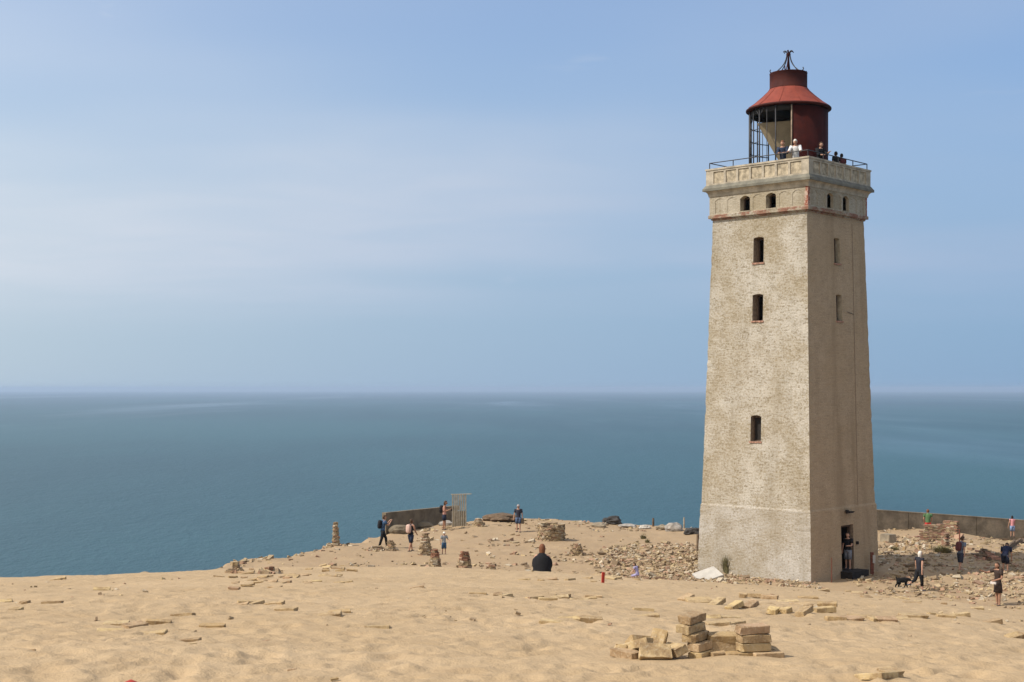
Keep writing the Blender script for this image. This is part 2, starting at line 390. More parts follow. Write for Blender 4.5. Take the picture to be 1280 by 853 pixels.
def ground(x, y, detail=True):
    x = np.asarray(x, float); y = np.asarray(y, float)
    base = np.interp(y, [-20, -4, 0, 4, 8.2, 9.5, 14.6, 20, 25, 30], [7.2, 6.95, 6.92, 6.86, 6.73, 6.62, 6.10, 5.52, 4.97, ZREF])
    yy = np.clip(y, 0, 30)
    zn = base + (np.interp(x * 30 / np.clip(y, 12, 30), CREST_X, CREST_Z) - ZREF) * (yy / 30) ** 1.5
    q = np.clip(y - 30, 0, None)
    zn = zn - .136 * q - .047 * q ** 1.6
    e = edge_dist(x, y)
    if detail:
        e = e + .9 * fbm(x * .35, y * .35, 3, 3)
        zn = zn + .06 * fbm(x * .22, y * .22, 9, 3) * np.clip(y / 8, .2, 1)
    zp = .12 * fbm(x * .12, y * .12, 21, 4) if detail else 0 * x
    zp = zp + .25 * np.exp(-((x + 1) ** 2 / 20 + (y - 84) ** 2 / 14))
    ss = lambda v: np.clip(v, 0, 1) ** 2 * (3 - 2 * np.clip(v, 0, 1))
    zp = zp - .85 * ss((x - 24.5) / 7) * ss((y - 70) / 12)
    out = np.clip(e, 0, None)
    k = 1.0
    hh = np.clip(.5 + .5 * (zn - zp) / k, 0, 1)
    z = zn * hh + zp * (1 - hh) + k * hh * (1 - hh)     # smooth maximum of dune and shelf
    fall = 1.25 * out + (.35 * np.clip(fbm(x * .2, y * .2, 31, 3), -1, 1) * np.clip(out, 0, 3) if detail else 0)
    return np.maximum(z - fall, -70)
def gz(x, y): return float(ground(np.array([x]), np.array([y]))[0])
_T = np.concatenate([np.arange(6, 32, .04), np.arange(32, 100, .08)])
def zrow(row, d): return EYE - (row - YE) / F * d
def hitpx(px, row):
    """where the ray through a pixel first meets the ground"""
    xs = (px - 640) / F * _T; zr = EYE - (row - YE) / F * _T
    g = ground(xs, _T); i = np.argmax(zr <= g)
    if zr[i] > g[i]: return hitpx(px, row + .5) if row < 860 else None     # just over the skyline: take the brow
    return (float(xs[i]), float(_T[i]), float(g[i]))
def at(px, d): return (px - 640) / F * d
def mpp(d): return d / F              # metres per photo pixel at distance d

HEAP_Y = hitpx(868, 822)[1]
def build_terrain():
    nt = 760; tt = np.linspace(-.60, .60, nt)
    AP = -4.0; rows = [1.0]
    while rows[-1] < 100: rows.append(rows[-1] + .0036 * (rows[-1] - AP))
    while rows[-1] < 190: rows.append(rows[-1] + 1.5)
    rows = np.array(rows); nr = len(rows)
    Y = np.repeat(rows[:, None], nt, 1); X = tt[None, :] * (Y - AP)
    Z = ground(X, Y)
    near = np.clip((36 - Y) / 6, 0, 1) * (1 - .8 * np.exp(-((X - 1.3) / .9) ** 2 - ((Y - HEAP_Y) / .45) ** 2))
    # trodden sand: soft churn plus individual footprints
    Z += near * (.010 * fbm(X * 1.3, Y * 1.3, 41, 3) + .006 * fbm(X * 3.6, Y * 3.2, 47, 3))
    Z += (1 - near) * (.03 * fbm(X * 1.2, Y * 1.2, 51, 4, .6)) * (Y < 95)
    P = np.zeros_like(Z); r = nrng
    for k in range(8200):
        y = 7 + 27 * r.random() ** 1.15; x = (r.random() - .5) * .86 * (y + 1)
        ang = r.normal(.9, .9); L = r.uniform(.10, .20); Wd = r.uniform(.055, .11); dep = r.uniform(.005, .018)
        if abs(x - 1.28) < .75 and abs(y - HEAP_Y) < .55: continue
        i0, i1 = np.searchsorted(rows, [y - .4, y + .4]); t0 = x / (y - AP)
        j0 = np.searchsorted(tt, t0 - .4 / (y - AP)); j1 = np.searchsorted(tt, t0 + .4 / (y - AP))
        if j1 - j0 < 2 or i1 - i0 < 2: continue
        dx = X[i0:i1, j0:j1] - x; dy = Y[i0:i1, j0:j1] - y
        u = dx * math.cos(ang) + dy * math.sin(ang); v = -dx * math.sin(ang) + dy * math.cos(ang)
        q = (u / L) ** 2 + (v / Wd) ** 2
        P[i0:i1, j0:j1] += -dep * np.exp(-q ** 1.6) + dep * .3 * np.exp(-((np.sqrt(q) - 1.45) / .4) ** 2)
    Z += np.clip(P, -.05, .03)
    vv = np.stack([X, Y, Z], -1).reshape(-1, 3)
    idx = np.arange(nr * nt).reshape(nr, nt)
    q = np.stack([idx[:-1, :-1], idx[:-1, 1:], idx[1:, 1:], idx[1:, :-1]], -1).reshape(-1, 4)
    me = bpy.data.meshes.new('sand_dune')
    me.vertices.add(len(vv)); me.vertices.foreach_set('co', vv.ravel())
    me.loops.add(q.size); me.loops.foreach_set('vertex_index', q.ravel())
    me.polygons.add(len(q)); me.polygons.foreach_set('loop_start', np.arange(0, q.size, 4)); me.polygons.foreach_set('loop_total', np.full(len(q), 4))
    me.polygons.foreach_set('use_smooth', np.ones(len(q), bool))
    me.update(); me.validate(); me.materials.append(M['sand'])
    o = bpy.data.objects.new('sand_dune', me); COL.objects.link(o); tag(o, kind='structure')
    return rows, tt, Z
TERR = build_terrain()
SEA_Z = EYE - 75
def build_sea():
    b = MB(); n = 96; rr = [20, 300, 700, 1500, 3500, 8000, 16000, 29000]
    vv = [(0, 0, SEA_Z)]; ff = []
    for r in rr: vv += [(r * math.cos(2 * math.pi * k / n), r * math.sin(2 * math.pi * k / n), SEA_Z) for k in range(n)]
    for k in range(n): ff.append((0, 1 + k, 1 + (k + 1) % n))
    for i in range(len(rr) - 1):
        for k in range(n):
            a, c = 1 + i * n, 1 + (i + 1) * n; k2 = (k + 1) % n; ff.append((a + k, c + k, c + k2, a + k2))
    b.add(vv, ff); tag(b.build('sea', M['sea']), kind='structure')
build_sea()

# ------------------------------------------------------------------ lighthouse
CX, CY, ANG = 12.919, 63.557, 0.8136
def build_lighthouse():
    root = empty('lighthouse', (CX, CY, 0), ANG)
    tag(root, 'tall square whitewashed brick lighthouse with a rusty red lantern on top', 'lighthouse')
    def wl_(z): return 2.975 + (2.511 - 2.975) * (z / 16.357)
    # face L: x = -w, u = y ; face R: y = -w, u = x
    def pt(face, u, w, z, inset=0):
        w = w - inset
        return {'L': (-w, u, z), 'R': (u, -w, z), 'BL': (w, u, z), 'BR': (u, w, z)}[face]
    CH = [[random.Random(900 + c).random() ** 3 for c in range(q * 400, q * 400 + 120)] for q in range(4)]
    def chip(z, face, u):
        c = {('L', False): 0, ('R', False): 0, ('L', True): 1, ('BR', False): 1, ('R', True): 2, ('BL', False): 2}.get((face, u > 0), 3)
        t = (z + 2) / .2; i = int(math.floor(t + 1e-6)); f = t - i; return CH[c][i] * (1 - f) + CH[c][i + 1] * f
    def facewall(b, face, wf, z0, z1, holes=(), inset=0, wear=0):
        """wall skin with openings; a hole is (u0,u1,za,zb,rise,depth)"""
        zs = sorted({z0, z1, *[h[2] for h in holes], *[h[3] for h in holes], *([round(k * .2, 3) for k in range(-5, 82) if z0 < k * .2 < z1] if wear else [])})
        flip = face in ('R', 'BL')
        def q(p, uv): b.add(p if not flip else p[::-1], [(0, 1, 2, 3)], [uv if not flip else uv[::-1]])
        def P(u, z):
            w = wf(z); uu = max(-w, min(w, u)); uvq = (uu + (40 if face == 'R' else 0), z)
            if wear and abs(u) > 8:
                jj = wear * chip(z, face, u); uu = math.copysign(w - jj, u); return pt(face, uu, w - jj, z), uvq
            return pt(face, uu, w, z), uvq
        for za, zb in zip(zs[:-1], zs[1:]):
            us = sorted({-9, 9, *((-2.2, 2.2) if wear else ()), *[h[0] for h in holes if h[2] < zb and h[3] > za], *[h[1] for h in holes if h[2] < zb and h[3] > za]})
            for ua, ub in zip(us[:-1], us[1:]):
                if any(h[0] <= ua and h[1] >= ub and h[2] <= za and h[3] >= zb for h in holes): continue
                c = [P(ub, za), P(ua, za), P(ua, zb), P(ub, zb)]
                q([x[0] for x in c], [x[1] for x in c])
        for u0, u1, za, zb, rise, dep in holes:
            n = 8 if rise else 1; uc, hw = (u0 + u1) / 2, (u1 - u0) / 2
            def zc(u): return zb - rise * ((u - uc) / hw) ** 2
            ug = [u0 + (u1 - u0) * k / n for k in range(n + 1)]
            if rise:
                for a, c in zip(ug[:-1], ug[1:]):
                    cc = [P(c, zc(c)), P(a, zc(a)), P(a, zb), P(c, zb)]; q([x[0] for x in cc], [x[1] for x in cc])
            loop = [(u0, za)] + [(u, zc(u)) for u in ug] + [(u1, za), (u0, za)]
            for (ua, za_), (ub, zb_) in zip(loop[:-1], loop[1:]):
                A, B = P(ua, za_)[0], P(ub, zb_)[0]
                A2, B2 = pt(face, ua, wf(za_), za_, dep), pt(face, ub, wf(zb_), zb_, dep)
                p = [A, B, B2, A2]
                b.add(p if flip else p[::-1], [(0, 1, 2, 3)], [[(0, 0), (.24, 0), (.24, .5), (0, .5)]], 1)
    # --- plinth
    z_l = 3.06
    door = (-.36, .73, .02, 2.30, 0, .22)
    b = MB(); wf = lambda z: wl_(z) + .045
    for fc in ('L', 'BL', 'BR'): facewall(b, fc, wf, -1.0, z_l, wear=.024)
    b.build('plinth', [M['plinth'], M['reveal']], root)
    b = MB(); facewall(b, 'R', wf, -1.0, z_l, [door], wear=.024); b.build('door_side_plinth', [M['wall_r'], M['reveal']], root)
    for face, mt in (('L', 'plinth'), ('R', 'wall_r'), ('BL', 'plinth'), ('BR', 'plinth')):     # sloping ledge
        b = MB(); facewall(b, face, lambda z: wf(z_l) + (wl_(z_l + .10) - wf(z_l)) * (z - z_l) / .10, z_l, z_l + .10, wear=.024); b.build('plinth_ledge', [M[mt], M['reveal']], root)
    # --- shaft
    zs0, zs1 = z_l + .09, 16.36
    wl_holes = [(-.30, .25, 14.20, 15.36, .05, .45), (-.31, .25, 11.56, 12.77, .05, .45), (-.31, .25, 6.10, 7.28, .07, .45)]
    wr_holes = [(-.27, .25, 14.17, 15.33, .04, .24), (-.21, .30, 11.56, 12.76, .04, .24)]
    b = MB(); facewall(b, 'L', wl_, zs0, zs1, wl_holes, wear=.024); b.build('shaft_wall', [M['wall'], M['reveal']], root)
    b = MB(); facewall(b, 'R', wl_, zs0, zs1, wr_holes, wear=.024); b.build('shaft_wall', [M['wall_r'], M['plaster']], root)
    b = MB(); facewall(b, 'BL', wl_, zs0, zs1, wear=.024); facewall(b, 'BR', wl_, zs0, zs1, wear=.024); b.build('shaft_wall', [M['wall'], M['reveal']], root)
    def bx(b, face, u0, u1, z0, z1, w0, w1, mi=0):
        """box on a face from depth w0 (inner) to w1 (outer)"""
        c = [pt(face, u, w, z) for u in (u0, u1) for w in (w0, w1) for z in (z0, z1)]
        xs, ys, zs_ = zip(*c); b.box(((min(xs) + max(xs)) / 2, (min(ys) + max(ys)) / 2, (min(zs_) + max(zs_)) / 2), (max(xs) - min(xs), max(ys) - min(ys), max(zs_) - min(zs_)), None, mi)
    for face, hs in (('L', wl_holes), ('R', wr_holes)):
        for i, h in enumerate(hs):
            w = wl_(h[2]); wi = empty('window', (0, 0, 0), 0, root)
            b = MB()
            n = 5
            for k in range(n):
                ua = h[0] - .05 + (h[1] - h[0] + .1) * k / n; ub = h[0] - .05 + (h[1] - h[0] + .1) * (k + 1) / n
                bx(b, face, ua + .006, ub - .006, h[2] - .075 + rng.uniform(-.008, .008), h[2] - .002, w - .3, w + .05 + rng.uniform(-.02, .012))
            b.build('sill', M['sillred'], wi)
            b = MB(); d = w - (.48 if face == 'L' else .30)
            if face == 'L' and i == 2:
                d = w - .30
                b.quad(*[pt(face, u, d - .02, z) for u, z in ((h[0], h[2]), (h[1], h[2]), (h[1], h[3]), (h[0], h[3]))]); b.build('shutter', M['dark'], wi); b = MB()
            for u0, u1 in ((h[0], h[0] + .05), (h[1] - .05, h[1])): bx(b, face, u0, u1, h[2], h[3] - h[4], d - .03, d + .03)
            bx(b, face, h[0], h[1], h[2], h[2] + .05, d - .032, d + .032); bx(b, face, h[0], h[1], h[3] - h[4] - .05, h[3], d - .032, d + .032)
            b.build('frame', M['frame'], wi)
    # --- door
    dw = wf(1.0); dr = empty('doorway', (0, 0, 0), 0, root)
    b = MB()
    bx(b, 'R', -.36, -.27, .02, 2.30, dw - .30, dw - .18); bx(b, 'R', .64, .73, .02, 2.30, dw - .30, dw - .18); bx(b, 'R', -.27, .64, 2.20, 2.30, dw - .297, dw - .183)
    b.build('door_frame', M['frame'], dr)
    b = MB(); bx(b, 'R', -.50, .98, -.12, .26, dw - .2, dw + .62); b.build('threshold_block', M['dark'], dr)
    b = MB(); bx(b, 'R', .74, .80, .25, 2.2, dw - 1.25, dw - .30); b.build('open_door_leaf', M['dark'], dr)
    b = MB(); bx(b, 'R', -2.6, 2.6, -.5, .22, -2.2, dw - .46); b.build('inner_floor', M['conc_d'], dr)
    b = MB(); bx(b, 'R', -.02, .34, 2.86, 2.93, dw, dw + .22); bx(b, 'R', -.04, .10, 2.84, 3.0, dw, dw + .10); bx(b, 'R', .30, .62, 2.88, 2.90, dw, dw + .12); b.build('door_lamp', M['dark'], root)
    b = MB(); bx(b, 'R', .93, 1.04, 1.36, 1.50, dw - .01, dw + .08); bx(b, 'R', .955, 1.015, 1.39, 1.47, dw + .08, dw + .10); b.build('switch_box', M['dark'], root)
    b = MB(); b.tube([pt('R', 1.25 + .12 * k / 13, wl_(3.1 + k) + .02, 3.1 + k) for k in range(14)], .009, 6, 0); b.build('lightning_cable', M['reveal'], root)
    b = MB(); b.tube([pt('R', .72, wl_(12) + .02, 12.0), pt('R', 1.3, wl_(12) + .02, 11.9)], .01, 6); b.build('cable_spur', M['iron'], root)
    # --- red band under the frieze
    wfz = 2.62
    b = MB()
    prof = [(wl_(16.30), 16.30), (wl_(16.30) + .05, 16.32), (wl_(16.30) + .05, 16.385), (wfz + .045, 16.39), (wfz + .045, 16.53), (wfz, 16.56)]
    def sweep(b, prof, uvs=True, mi=0):
        s = [(-1, -1), (1, -1), (1, 1), (-1, 1)]
        for k in range(4):
            a, c = s[k], s[(k + 1) % 4]
            for (w0, y0), (w1, y1) in zip(prof[:-1], prof[1:]):
                uu = 10 * k
                b.quad((a[0] * w0, a[1] * w0, y0), (c[0] * w0, c[1] * w0, y0), (c[0] * w1, c[1] * w1, y1), (a[0] * w1, a[1] * w1, y1), [(uu - w0, y0), (uu + w0, y0), (uu + w1, y1 + .02), (uu - w1, y1 + .02)], mi)
    sweep(b, prof); b.build('string_course', [M['band']], root)
    # --- frieze with arched niches and four open windows
    bays = [k * .69 - .03 for k in range(-3, 4)]
    fz0, fz1 = 16.55, 17.42
    for face in ('L', 'R'):
        holes = []
        for k, u in enumerate(bays):
            op = k in (2, 4)
            holes.append((u - .265, u + .265, 16.60, 17.29, .12, (.32 if face == 'L' else .15) if op else .02))
        b = MB(); facewall(b, face, lambda z: wfz, fz0, fz1, holes); b.build('frieze_wall', [M['frieze'], M['plaster']], root)
        for k, h in enumerate(holes):
            if k in (2, 4):
                wi = empty('frieze_window', (0, 0, 0), 0, root); b = MB()
                for u0, u1 in ((h[0], h[0] + .045), (h[1] - .045, h[1])): bx(b, face, u0, u1, h[2], h[3] - .1, wfz - .38, wfz - .34)
                bx(b, face, h[0], h[1], h[3] - .12, h[3] - .06, wfz - .382, wfz - .342); bx(b, face, h[0], h[1], h[2], h[2] + .05, wfz - .382, wfz - .342); b.build('frame', M['frame'], wi)
                b = MB(); bx(b, face, h[0] - .03, h[1] + .03, h[2] - .045, h[2] - .004, wfz - .1, wfz + .035); b.build('sill', M['plaster'], wi)
            else:
                b = MB(); b.quad(*[pt(face, u, wfz - .018, z) for u, z in ((h[0] - .02, h[2] - .02), (h[1] + .02, h[2] - .02), (h[1] + .02, h[3] + .02), (h[0] - .02, h[3] + .02))], [(h[0], h[2]), (h[1], h[2]), (h[1], h[3]), (h[0], h[3])])
                b.build('niche_panel', M['frieze'], root)
    b = MB(); facewall(b, 'BL', lambda z: wfz, fz0, fz1); facewall(b, 'BR', lambda z: wfz, fz0, fz1); b.build('frieze_wall', [M['frieze'], M['plaster']], root)
    # --- cornice, lead flashing, parapet
    b = MB(); sweep(b, [(wfz - .02, 17.40), (wfz + .03, 17.405), (wfz + .035, 17.45), (wfz + .05, 17.52), (wfz + .09, 17.60), (wfz + .15, 17.65), (wfz + .19, 17.665)]); b.build('cornice', [M['stone']], root)
    b = MB(); sweep(b, [(wfz + .17, 17.66), (2.86, 17.66), (2.86, 17.77), (2.84, 17.79), (2.75, 17.93), (2.70, 17.94)]); b.build('lead_flashing', [M['lead']], root)
    wp = 2.735; pan = [k * .685 - .02 for k in range(-3, 4)]
    for face in ('L', 'R'):
        holes = [(u - .285, u + .285, 18.00, 18.54, 0, .045) for u in pan]
        b = MB(); facewall(b, face, lambda z: wp, 17.90, 18.63, holes); b.build('parapet_wall', [M['stone'], M['stone']], root)
        for h in holes:
            b = MB(); bx(b, face, h[0] - .01, h[1] + .01, h[2] - .01, h[3] + .01, wp - .12, wp - .042)
            b.build('parapet_panel', M['panelm'], root)
    b = MB(); facewall(b, 'BL', lambda z: wp, 17.90, 18.63); facewall(b, 'BR', lambda z: wp, 17.90, 18.63); b.build('parapet_wall', [M['stone'], M['stone']], root)
    b = MB(); sweep(b, [(wp - .002, 18.62), (wp + .03, 18.622), (wp + .03, 18.70), (wp - .28, 18.702), (wp - .28, 17.86)]); b.build('coping', [M['stone']], root)
    b = MB(); bx(b, 'L', -2.6, 2.6, 17.62, 17.90, -2.6, 2.6); b.build('gallery_floor', M['conc_d'], root)
    # --- railing
    b = MB(); wr = wp - .12; posts = [-wr, -wr / 2, 0, wr / 2, wr]
    ps = {(round(x, 3), round(y, 3)) for u in posts for x, y in ((-wr, u), (wr, u), (u, -wr), (u, wr))}
    for x, y in sorted(ps): b.tube([(x, y, 18.69), (x, y, 18.99)], .022, 6)
    for z in (18.99,):
        s = [(-wr, -wr), (wr, -wr), (wr, wr), (-wr, wr)]
        for k in range(4): b.tube([(*s[k], z), (*s[(k + 1) % 4], z)], .022, 6)
    b.build('railing', M['iron'], root)
    # --- lantern (axis frame turned back so that its open side faces left of the photograph)
    la = empty('lantern', (0, 0, 17.90), -ANG, root)
    def L(b, name, m, smooth=True, parent=la): return b.build(name, m, parent, smooth)
    z0 = 0; ze = 3.60        # eave height above the gallery floor
    rr = 1.80
    a0, a1 = R(-97), R(88); npan = 9
    for k in range(npan):
        b = MB(); aa = a0 + (a1 - a0) * k / npan; ab = a0 + (a1 - a0) * (k + 1) / npan
        ro = rr + (.012 if k % 2 else 0)
        b.lathe([(ro, z0), (ro, ze - .12), (ro - .02, ze - .12), (ro - .02, z0), (ro, z0)], 5, aa, ab + .012); L(b, 'drum_sheet', M['reddrum'])
    for k, deg in enumerate((-97, -120, -148, 180, 168, 152, 132, 110)):
        b = MB(); a = R(deg); x, y = rr * math.cos(a), rr * math.sin(a)
        b.tube([(x, y, 0), (x, y, ze - .1)], .032, 8); L(b, 'lantern_post', M['iron'] if k else M['reveal'])
    for z in (.55, 1.05, 1.65, 2.25, 2.85):        # curved glazing bars and ladder rungs between the posts
        for d0, d1 in ((168, 180), (132, 168), (-148, -120) if z < .9 else (110, 132)):
            b = MB(); b.tube([(rr * math.cos(R(d0 + (d1 - d0) * k / 5)), rr * math.sin(R(d0 + (d1 - d0) * k / 5)), z) for k in range(6)], .022, 6); L(b, 'glazing_bar', M['iron'])
    for d0 in (-148, 152):
        x, y = rr * math.cos(R(d0)), rr * math.sin(R(d0))
        for s in (-1, 1):
            a2 = R(d0 + s * 9)
            for za, zb_ in ((1.0, .62), (ze - .5, ze - .1)):
                b = MB(); b.tube([(x, y, za), (rr * math.cos(a2), rr * math.sin(a2), zb_)], .02, 6); L(b, 'brace', M['iron'])
    for deg in (-164, -134, 142, 160, 121, 174):
        b = MB(); a = R(deg); x, y = rr * math.cos(a), rr * math.sin(a); b.tube([(x, y, 0), (x, y, ze - .1)], .016, 6); L(b, 'glazing_mullion', M['iron'])
    for z in (1.35, 1.95, 2.55):
        b = MB(); b.tube([(rr * math.cos(R(d)), rr * math.sin(R(d)), z) for d in range(150, 213, 6)], .014, 6); L(b, 'glazing_bar', M['iron'])
    # three-sided inverted funnel hanging in the open side
    b = MB(); zt = 20.85 - 17.90; A, B, C = (-1.50, -.15), (.95, -1.25), (.55, 1.35); zb = .55
    for (p, q) in ((A, B), (B, C), (C, A)):
        b.quad((p[0] * .05, p[1] * .05, zb), (q[0] * .05, q[1] * .05, zb), (q[0], q[1], zt), (p[0], p[1], zt))
        b.quad((p[0] * .02, p[1] * .02, zb + .02), (p[0] * .97, p[1] * .97, zt), (q[0] * .97, q[1] * .97, zt), (q[0] * .02, q[1] * .02, zb + .02))
        b.quad((p[0] * .97, p[1] * .97, zt), (p[0], p[1], zt), (q[0], q[1], zt), (q[0] * .97, q[1] * .97, zt))
    L(b, 'mirror_funnel', M['funnel'], False)
    b = MB(); b.lathe([(1.60, ze - .10), (1.60, ze - .32), (1.72, ze - .32), (1.72, ze - .10)], 40); b.lathe([(.02, ze - .06), (1.72, ze - .06)], 40); L(b, 'ceiling_ring', M['under'])
    # roof
    b = MB(); pr = [(1.66, ze - .06), (1.93, ze - .07), (1.965, ze - .045), (1.965, ze + .01), (1.90, ze + .045)]
    b.lathe(pr, 48); L(b, 'roof_eave', M['redcap'])
    b = MB(); b.lathe([(1.905, ze + .044), (1.60, ze + .26), (1.25, ze + .56), (1.0, ze + .80), (.86, ze + .98), (.80, ze + .99)], 48)
    roof = L(b, 'lantern_roof', M['redroof'])
    b = MB()
    for k in range(12):
        a = 2 * math.pi * k / 12 + .1; pr2 = [(1.91, .055), (1.60, .268), (1.25, .568), (1.0, .808), (.87, .975)]
        b.tube([(r_ * math.cos(a), r_ * math.sin(a), ze + z_) for r_, z_ in pr2], .011, 5)
    L(b, 'roof_seams', M['redroof'], True, la)
    b = MB(); b.lathe([(.80, ze + .93), (.885, ze + .94), (.885, ze + .99), (.865, ze + 1.0), (.865, ze + 1.66), (.875, ze + 1.67), (.875, ze + 1.70), (.50, ze + 1.74), (.12, ze + 1.82), (.02, ze + 1.83)], 40); L(b, 'roof_cap', M['redcap'])
    zc = ze + 1.69
    for k in range(6):
        b = MB(); a = R(60 * k + 8); c, s_ = math.cos(a), math.sin(a)
        P2 = lambda r_, z_: Vector((c * r_, s_ * r_, zc + z_))
        pts = [P2(.86, .16), P2(.90, .10), P2(.87, .03), P2(.78, .02)] + cubic_bezier(P2(.62, .06), P2(.30, .28), P2(.10, .55), P2(.075, .92), 8) + cubic_bezier(P2(.075, .98), P2(.09, 1.06), P2(.20, 1.10), P2(.25, 1.0), 5)
        b.tube(pts, .024, 8, ref=Vector((-s_, c, 0))); L(b, 'finial_arm', M['iron'] if k not in (0, 4) else M['reddrum'])
    b = MB(); b.tube([(0, 0, zc + .08), (0, 0, zc + .9), (0, 0, zc + 1.12)], [.05, .035, .012], 8); b.lathe([(.09, zc + .86), (.11, zc + .9), (.09, zc + .94)], 12); L(b, 'finial_rod', M['redcap'])
    return root
LIGHTHOUSE = build_lighthouse()
#--SPLIT--

# ------------------------------------------------------------------ bricks and rubble
BL_, BW_, BH_ = .232, .112, .058
def brick_mesh(seed, size=(BL_, BW_, BH_), chip=.5):
    """one worn brick: bevelled box with knocked-off corners and uneven faces"""
    r = random.Random(seed); bm = bmesh.new(); bmesh.ops.create_cube(bm, size=1)
    for v in bm.verts: v.co = Vector((v.co.x * size[0], v.co.y * size[1], v.co.z * size[2]))
    bmesh.ops.bevel(bm, geom=bm.edges[:], offset=.0045, segments=1, affect='EDGES')
    bmesh.ops.subdivide_edges(bm, edges=[e for e in bm.edges if e.calc_length() > .09], cuts=2, use_grid_fill=True)
    corner = Vector((r.choice((-1, 1)) * size[0] / 2, r.choice((-1, 1)) * size[1] / 2, r.choice((-1, 1)) * size[2] / 2))
    c2 = Vector((r.choice((-1, 1)) * size[0] / 2, r.choice((-1, 1)) * size[1] / 2, size[2] / 2))
    for v in bm.verts:
        v.co += Vector((r.gauss(0, .0017), r.gauss(0, .0017), r.gauss(0, .0014)))
        for c, a in ((corner, .036), (c2, .022)):
            d = (v.co - c).length
            if d < .05: v.co += (-c).normalized() * a * chip * (1 - d / .05) * r.uniform(.5, 1.3)
    me = bpy.data.meshes.new('brick'); bm.to_mesh(me); bm.free(); me.materials.append(M['brick']); return me
BRICKS = [brick_mesh(k) for k in range(9)]
HALVES = [brick_mesh(40 + k, (BL_ * .52, BW_, BH_), 1.3) for k in range(4)]
SLABS = [brick_mesh(60 + k, (.30, .24, .045), 1.0) for k in range(3)]
def put_brick(loc, yaw, pitch=0, roll=0, label=None, group=None, mesh=None, scale=1.0, cat='brick', name='brick'):
    o = bpy.data.objects.new(name, mesh or rng.choice(BRICKS)); COL.objects.link(o)
    o.location = loc; o.rotation_mode = 'XYZ'
    o.rotation_euler = (Matrix.Rotation(R(yaw), 3, 'Z') @ Matrix.Rotation(R(pitch), 3, 'Y') @ Matrix.Rotation(R(roll), 3, 'X')).to_euler()
    o.scale = (scale,) * 3
    return tag(o, label, cat, group)

# --- foreground heap
def foreground():
    P0 = Vector(hitpx(868, 822)); g = lambda x, y: gz(x, y)
    ax = Vector((math.sin(R(38)), math.cos(R(38)), 0)); pe = Vector((ax.y, -ax.x, 0))
    m = P0.y / F
    # tall stack: levels from the sand up (along axis, along perpendicular, yaw jitter, roll)
    lv = [(.0, .012, 0, 0), (.0, .0, -4, 0), (-.005, -.045, 5, 0), (-.02, -.075, -3, 3), (.01, -.085, 2, 4)]
    names = ['lowest', 'second lowest', 'middle', 'second highest', 'topmost']
    c0 = P0 + ax * .10; c0.z = g(c0.x, c0.y) - .012
    for k, (a, p, yj, rl) in enumerate(lv):
        c = c0 + ax * a + pe * p; z = c0.z + BH_ * (k + .5) + k * .004
        put_brick((c.x, c.y, z), 52 + yj, -1.5, rl, f'{names[k]} brick of the tall five-brick stack in the foreground', 'bricks of the tall foreground stack', BRICKS[k])
    # dark pair leaning between the two stacks
    x = at(906, P0.y + .12); y = P0.y + .12
    put_brick((x, y, g(x, y) + .045), 8, 0, 78, 'dark brick on its edge between the two foreground stacks', 'bricks of the foreground heap', BRICKS[5], 1.05)
    put_brick((x - .01, y + .03, g(x, y) + .125), 6, 2, 8, 'brick lying across the dark one between the two foreground stacks', 'bricks of the foreground heap', BRICKS[6])
    # right stack
    x = at(943, P0.y + .03); y = P0.y + .06; zb = g(x, y) - .022
    put_brick((x + .0, y, zb + BH_ * 1.5 + .006), 17, 0, 0, 'lowest of three bricks stacked right of the foreground heap', 'bricks of the right foreground stack', BRICKS[2])
    put_brick((x + .002, y, zb + BH_ * 2.5 + .010), 13, 0, 1, 'middle of three bricks stacked right of the foreground heap', 'bricks of the right foreground stack', BRICKS[7])
    put_brick((x - .012, y + .004, zb + BH_ * 3.5 + .015), 15, 0, 2, 'pale topmost of three bricks stacked right of the foreground heap', 'bricks of the right foreground stack', BRICKS[8])
    # half-buried course under them
    for px, lab, msh in ((897, 'half-buried brick at the foot of the gap between the foreground stacks', HALVES[0]), (924, 'half-buried brick under the left end of the right foreground stack', BRICKS[1]), (958, 'half-buried brick under the right end of the right foreground stack', BRICKS[3])):
        xx = at(px, y); put_brick((xx, y - .025, zb + BH_ * .5), 14 + rng.uniform(-3, 3), 0, 0, lab, 'bricks of the foreground heap', msh)
    xx = at(969, y); put_brick((xx, y + .08, g(xx, y) + .02), 40, 12, 25, 'broken reddish brick end right of the right foreground stack', 'bricks of the foreground heap', HALVES[2], .8)
    xx = at(974, y); put_brick((xx, y + .02, g(xx, y) + .004), -20, 5, 15, 'small brick shard beside the broken reddish brick end', 'bricks of the foreground heap', HALVES[3], .55)
    # loose heap on the left
    d = P0.y
    def hb(px, dd, dz, yaw, pitch, roll, lab, msh):
        xx = at(px, d + dd); put_brick((xx, d + dd, g(xx, d + dd) + dz), yaw, pitch, roll, lab, 'bricks of the foreground heap', msh)
    hb(819, -.085, .046, 3, 2, 52, 'yellow brick tipped up flat towards the viewer at the front of the heap', BRICKS[4])
    hb(783, .05, .02, 128, 0, 0, 'leftmost brick of the foreground heap, lying flat on the sand', BRICKS[6])
    hb(798, .13, .075, 142, 20, 12, 'dark brick tilted across the left of the foreground heap', BRICKS[5])
    hb(779, .19, .05, 60, 10, 0, 'pale brick peeping out behind the leftmost foreground brick', HALVES[1])
    hb(803, .25, .085, 25, 8, -38, 'pale brick leaning at the back of the left foreground heap', BRICKS[0])
    hb(821, .09, .085, 62, -48, 10, 'grey brick leaning steeply in the middle of the left foreground heap', BRICKS[2])
    hb(841, .03, .05, 118, 6, -20, 'wedge-tilted brick propped against the tall foreground stack', BRICKS[8])
foreground()

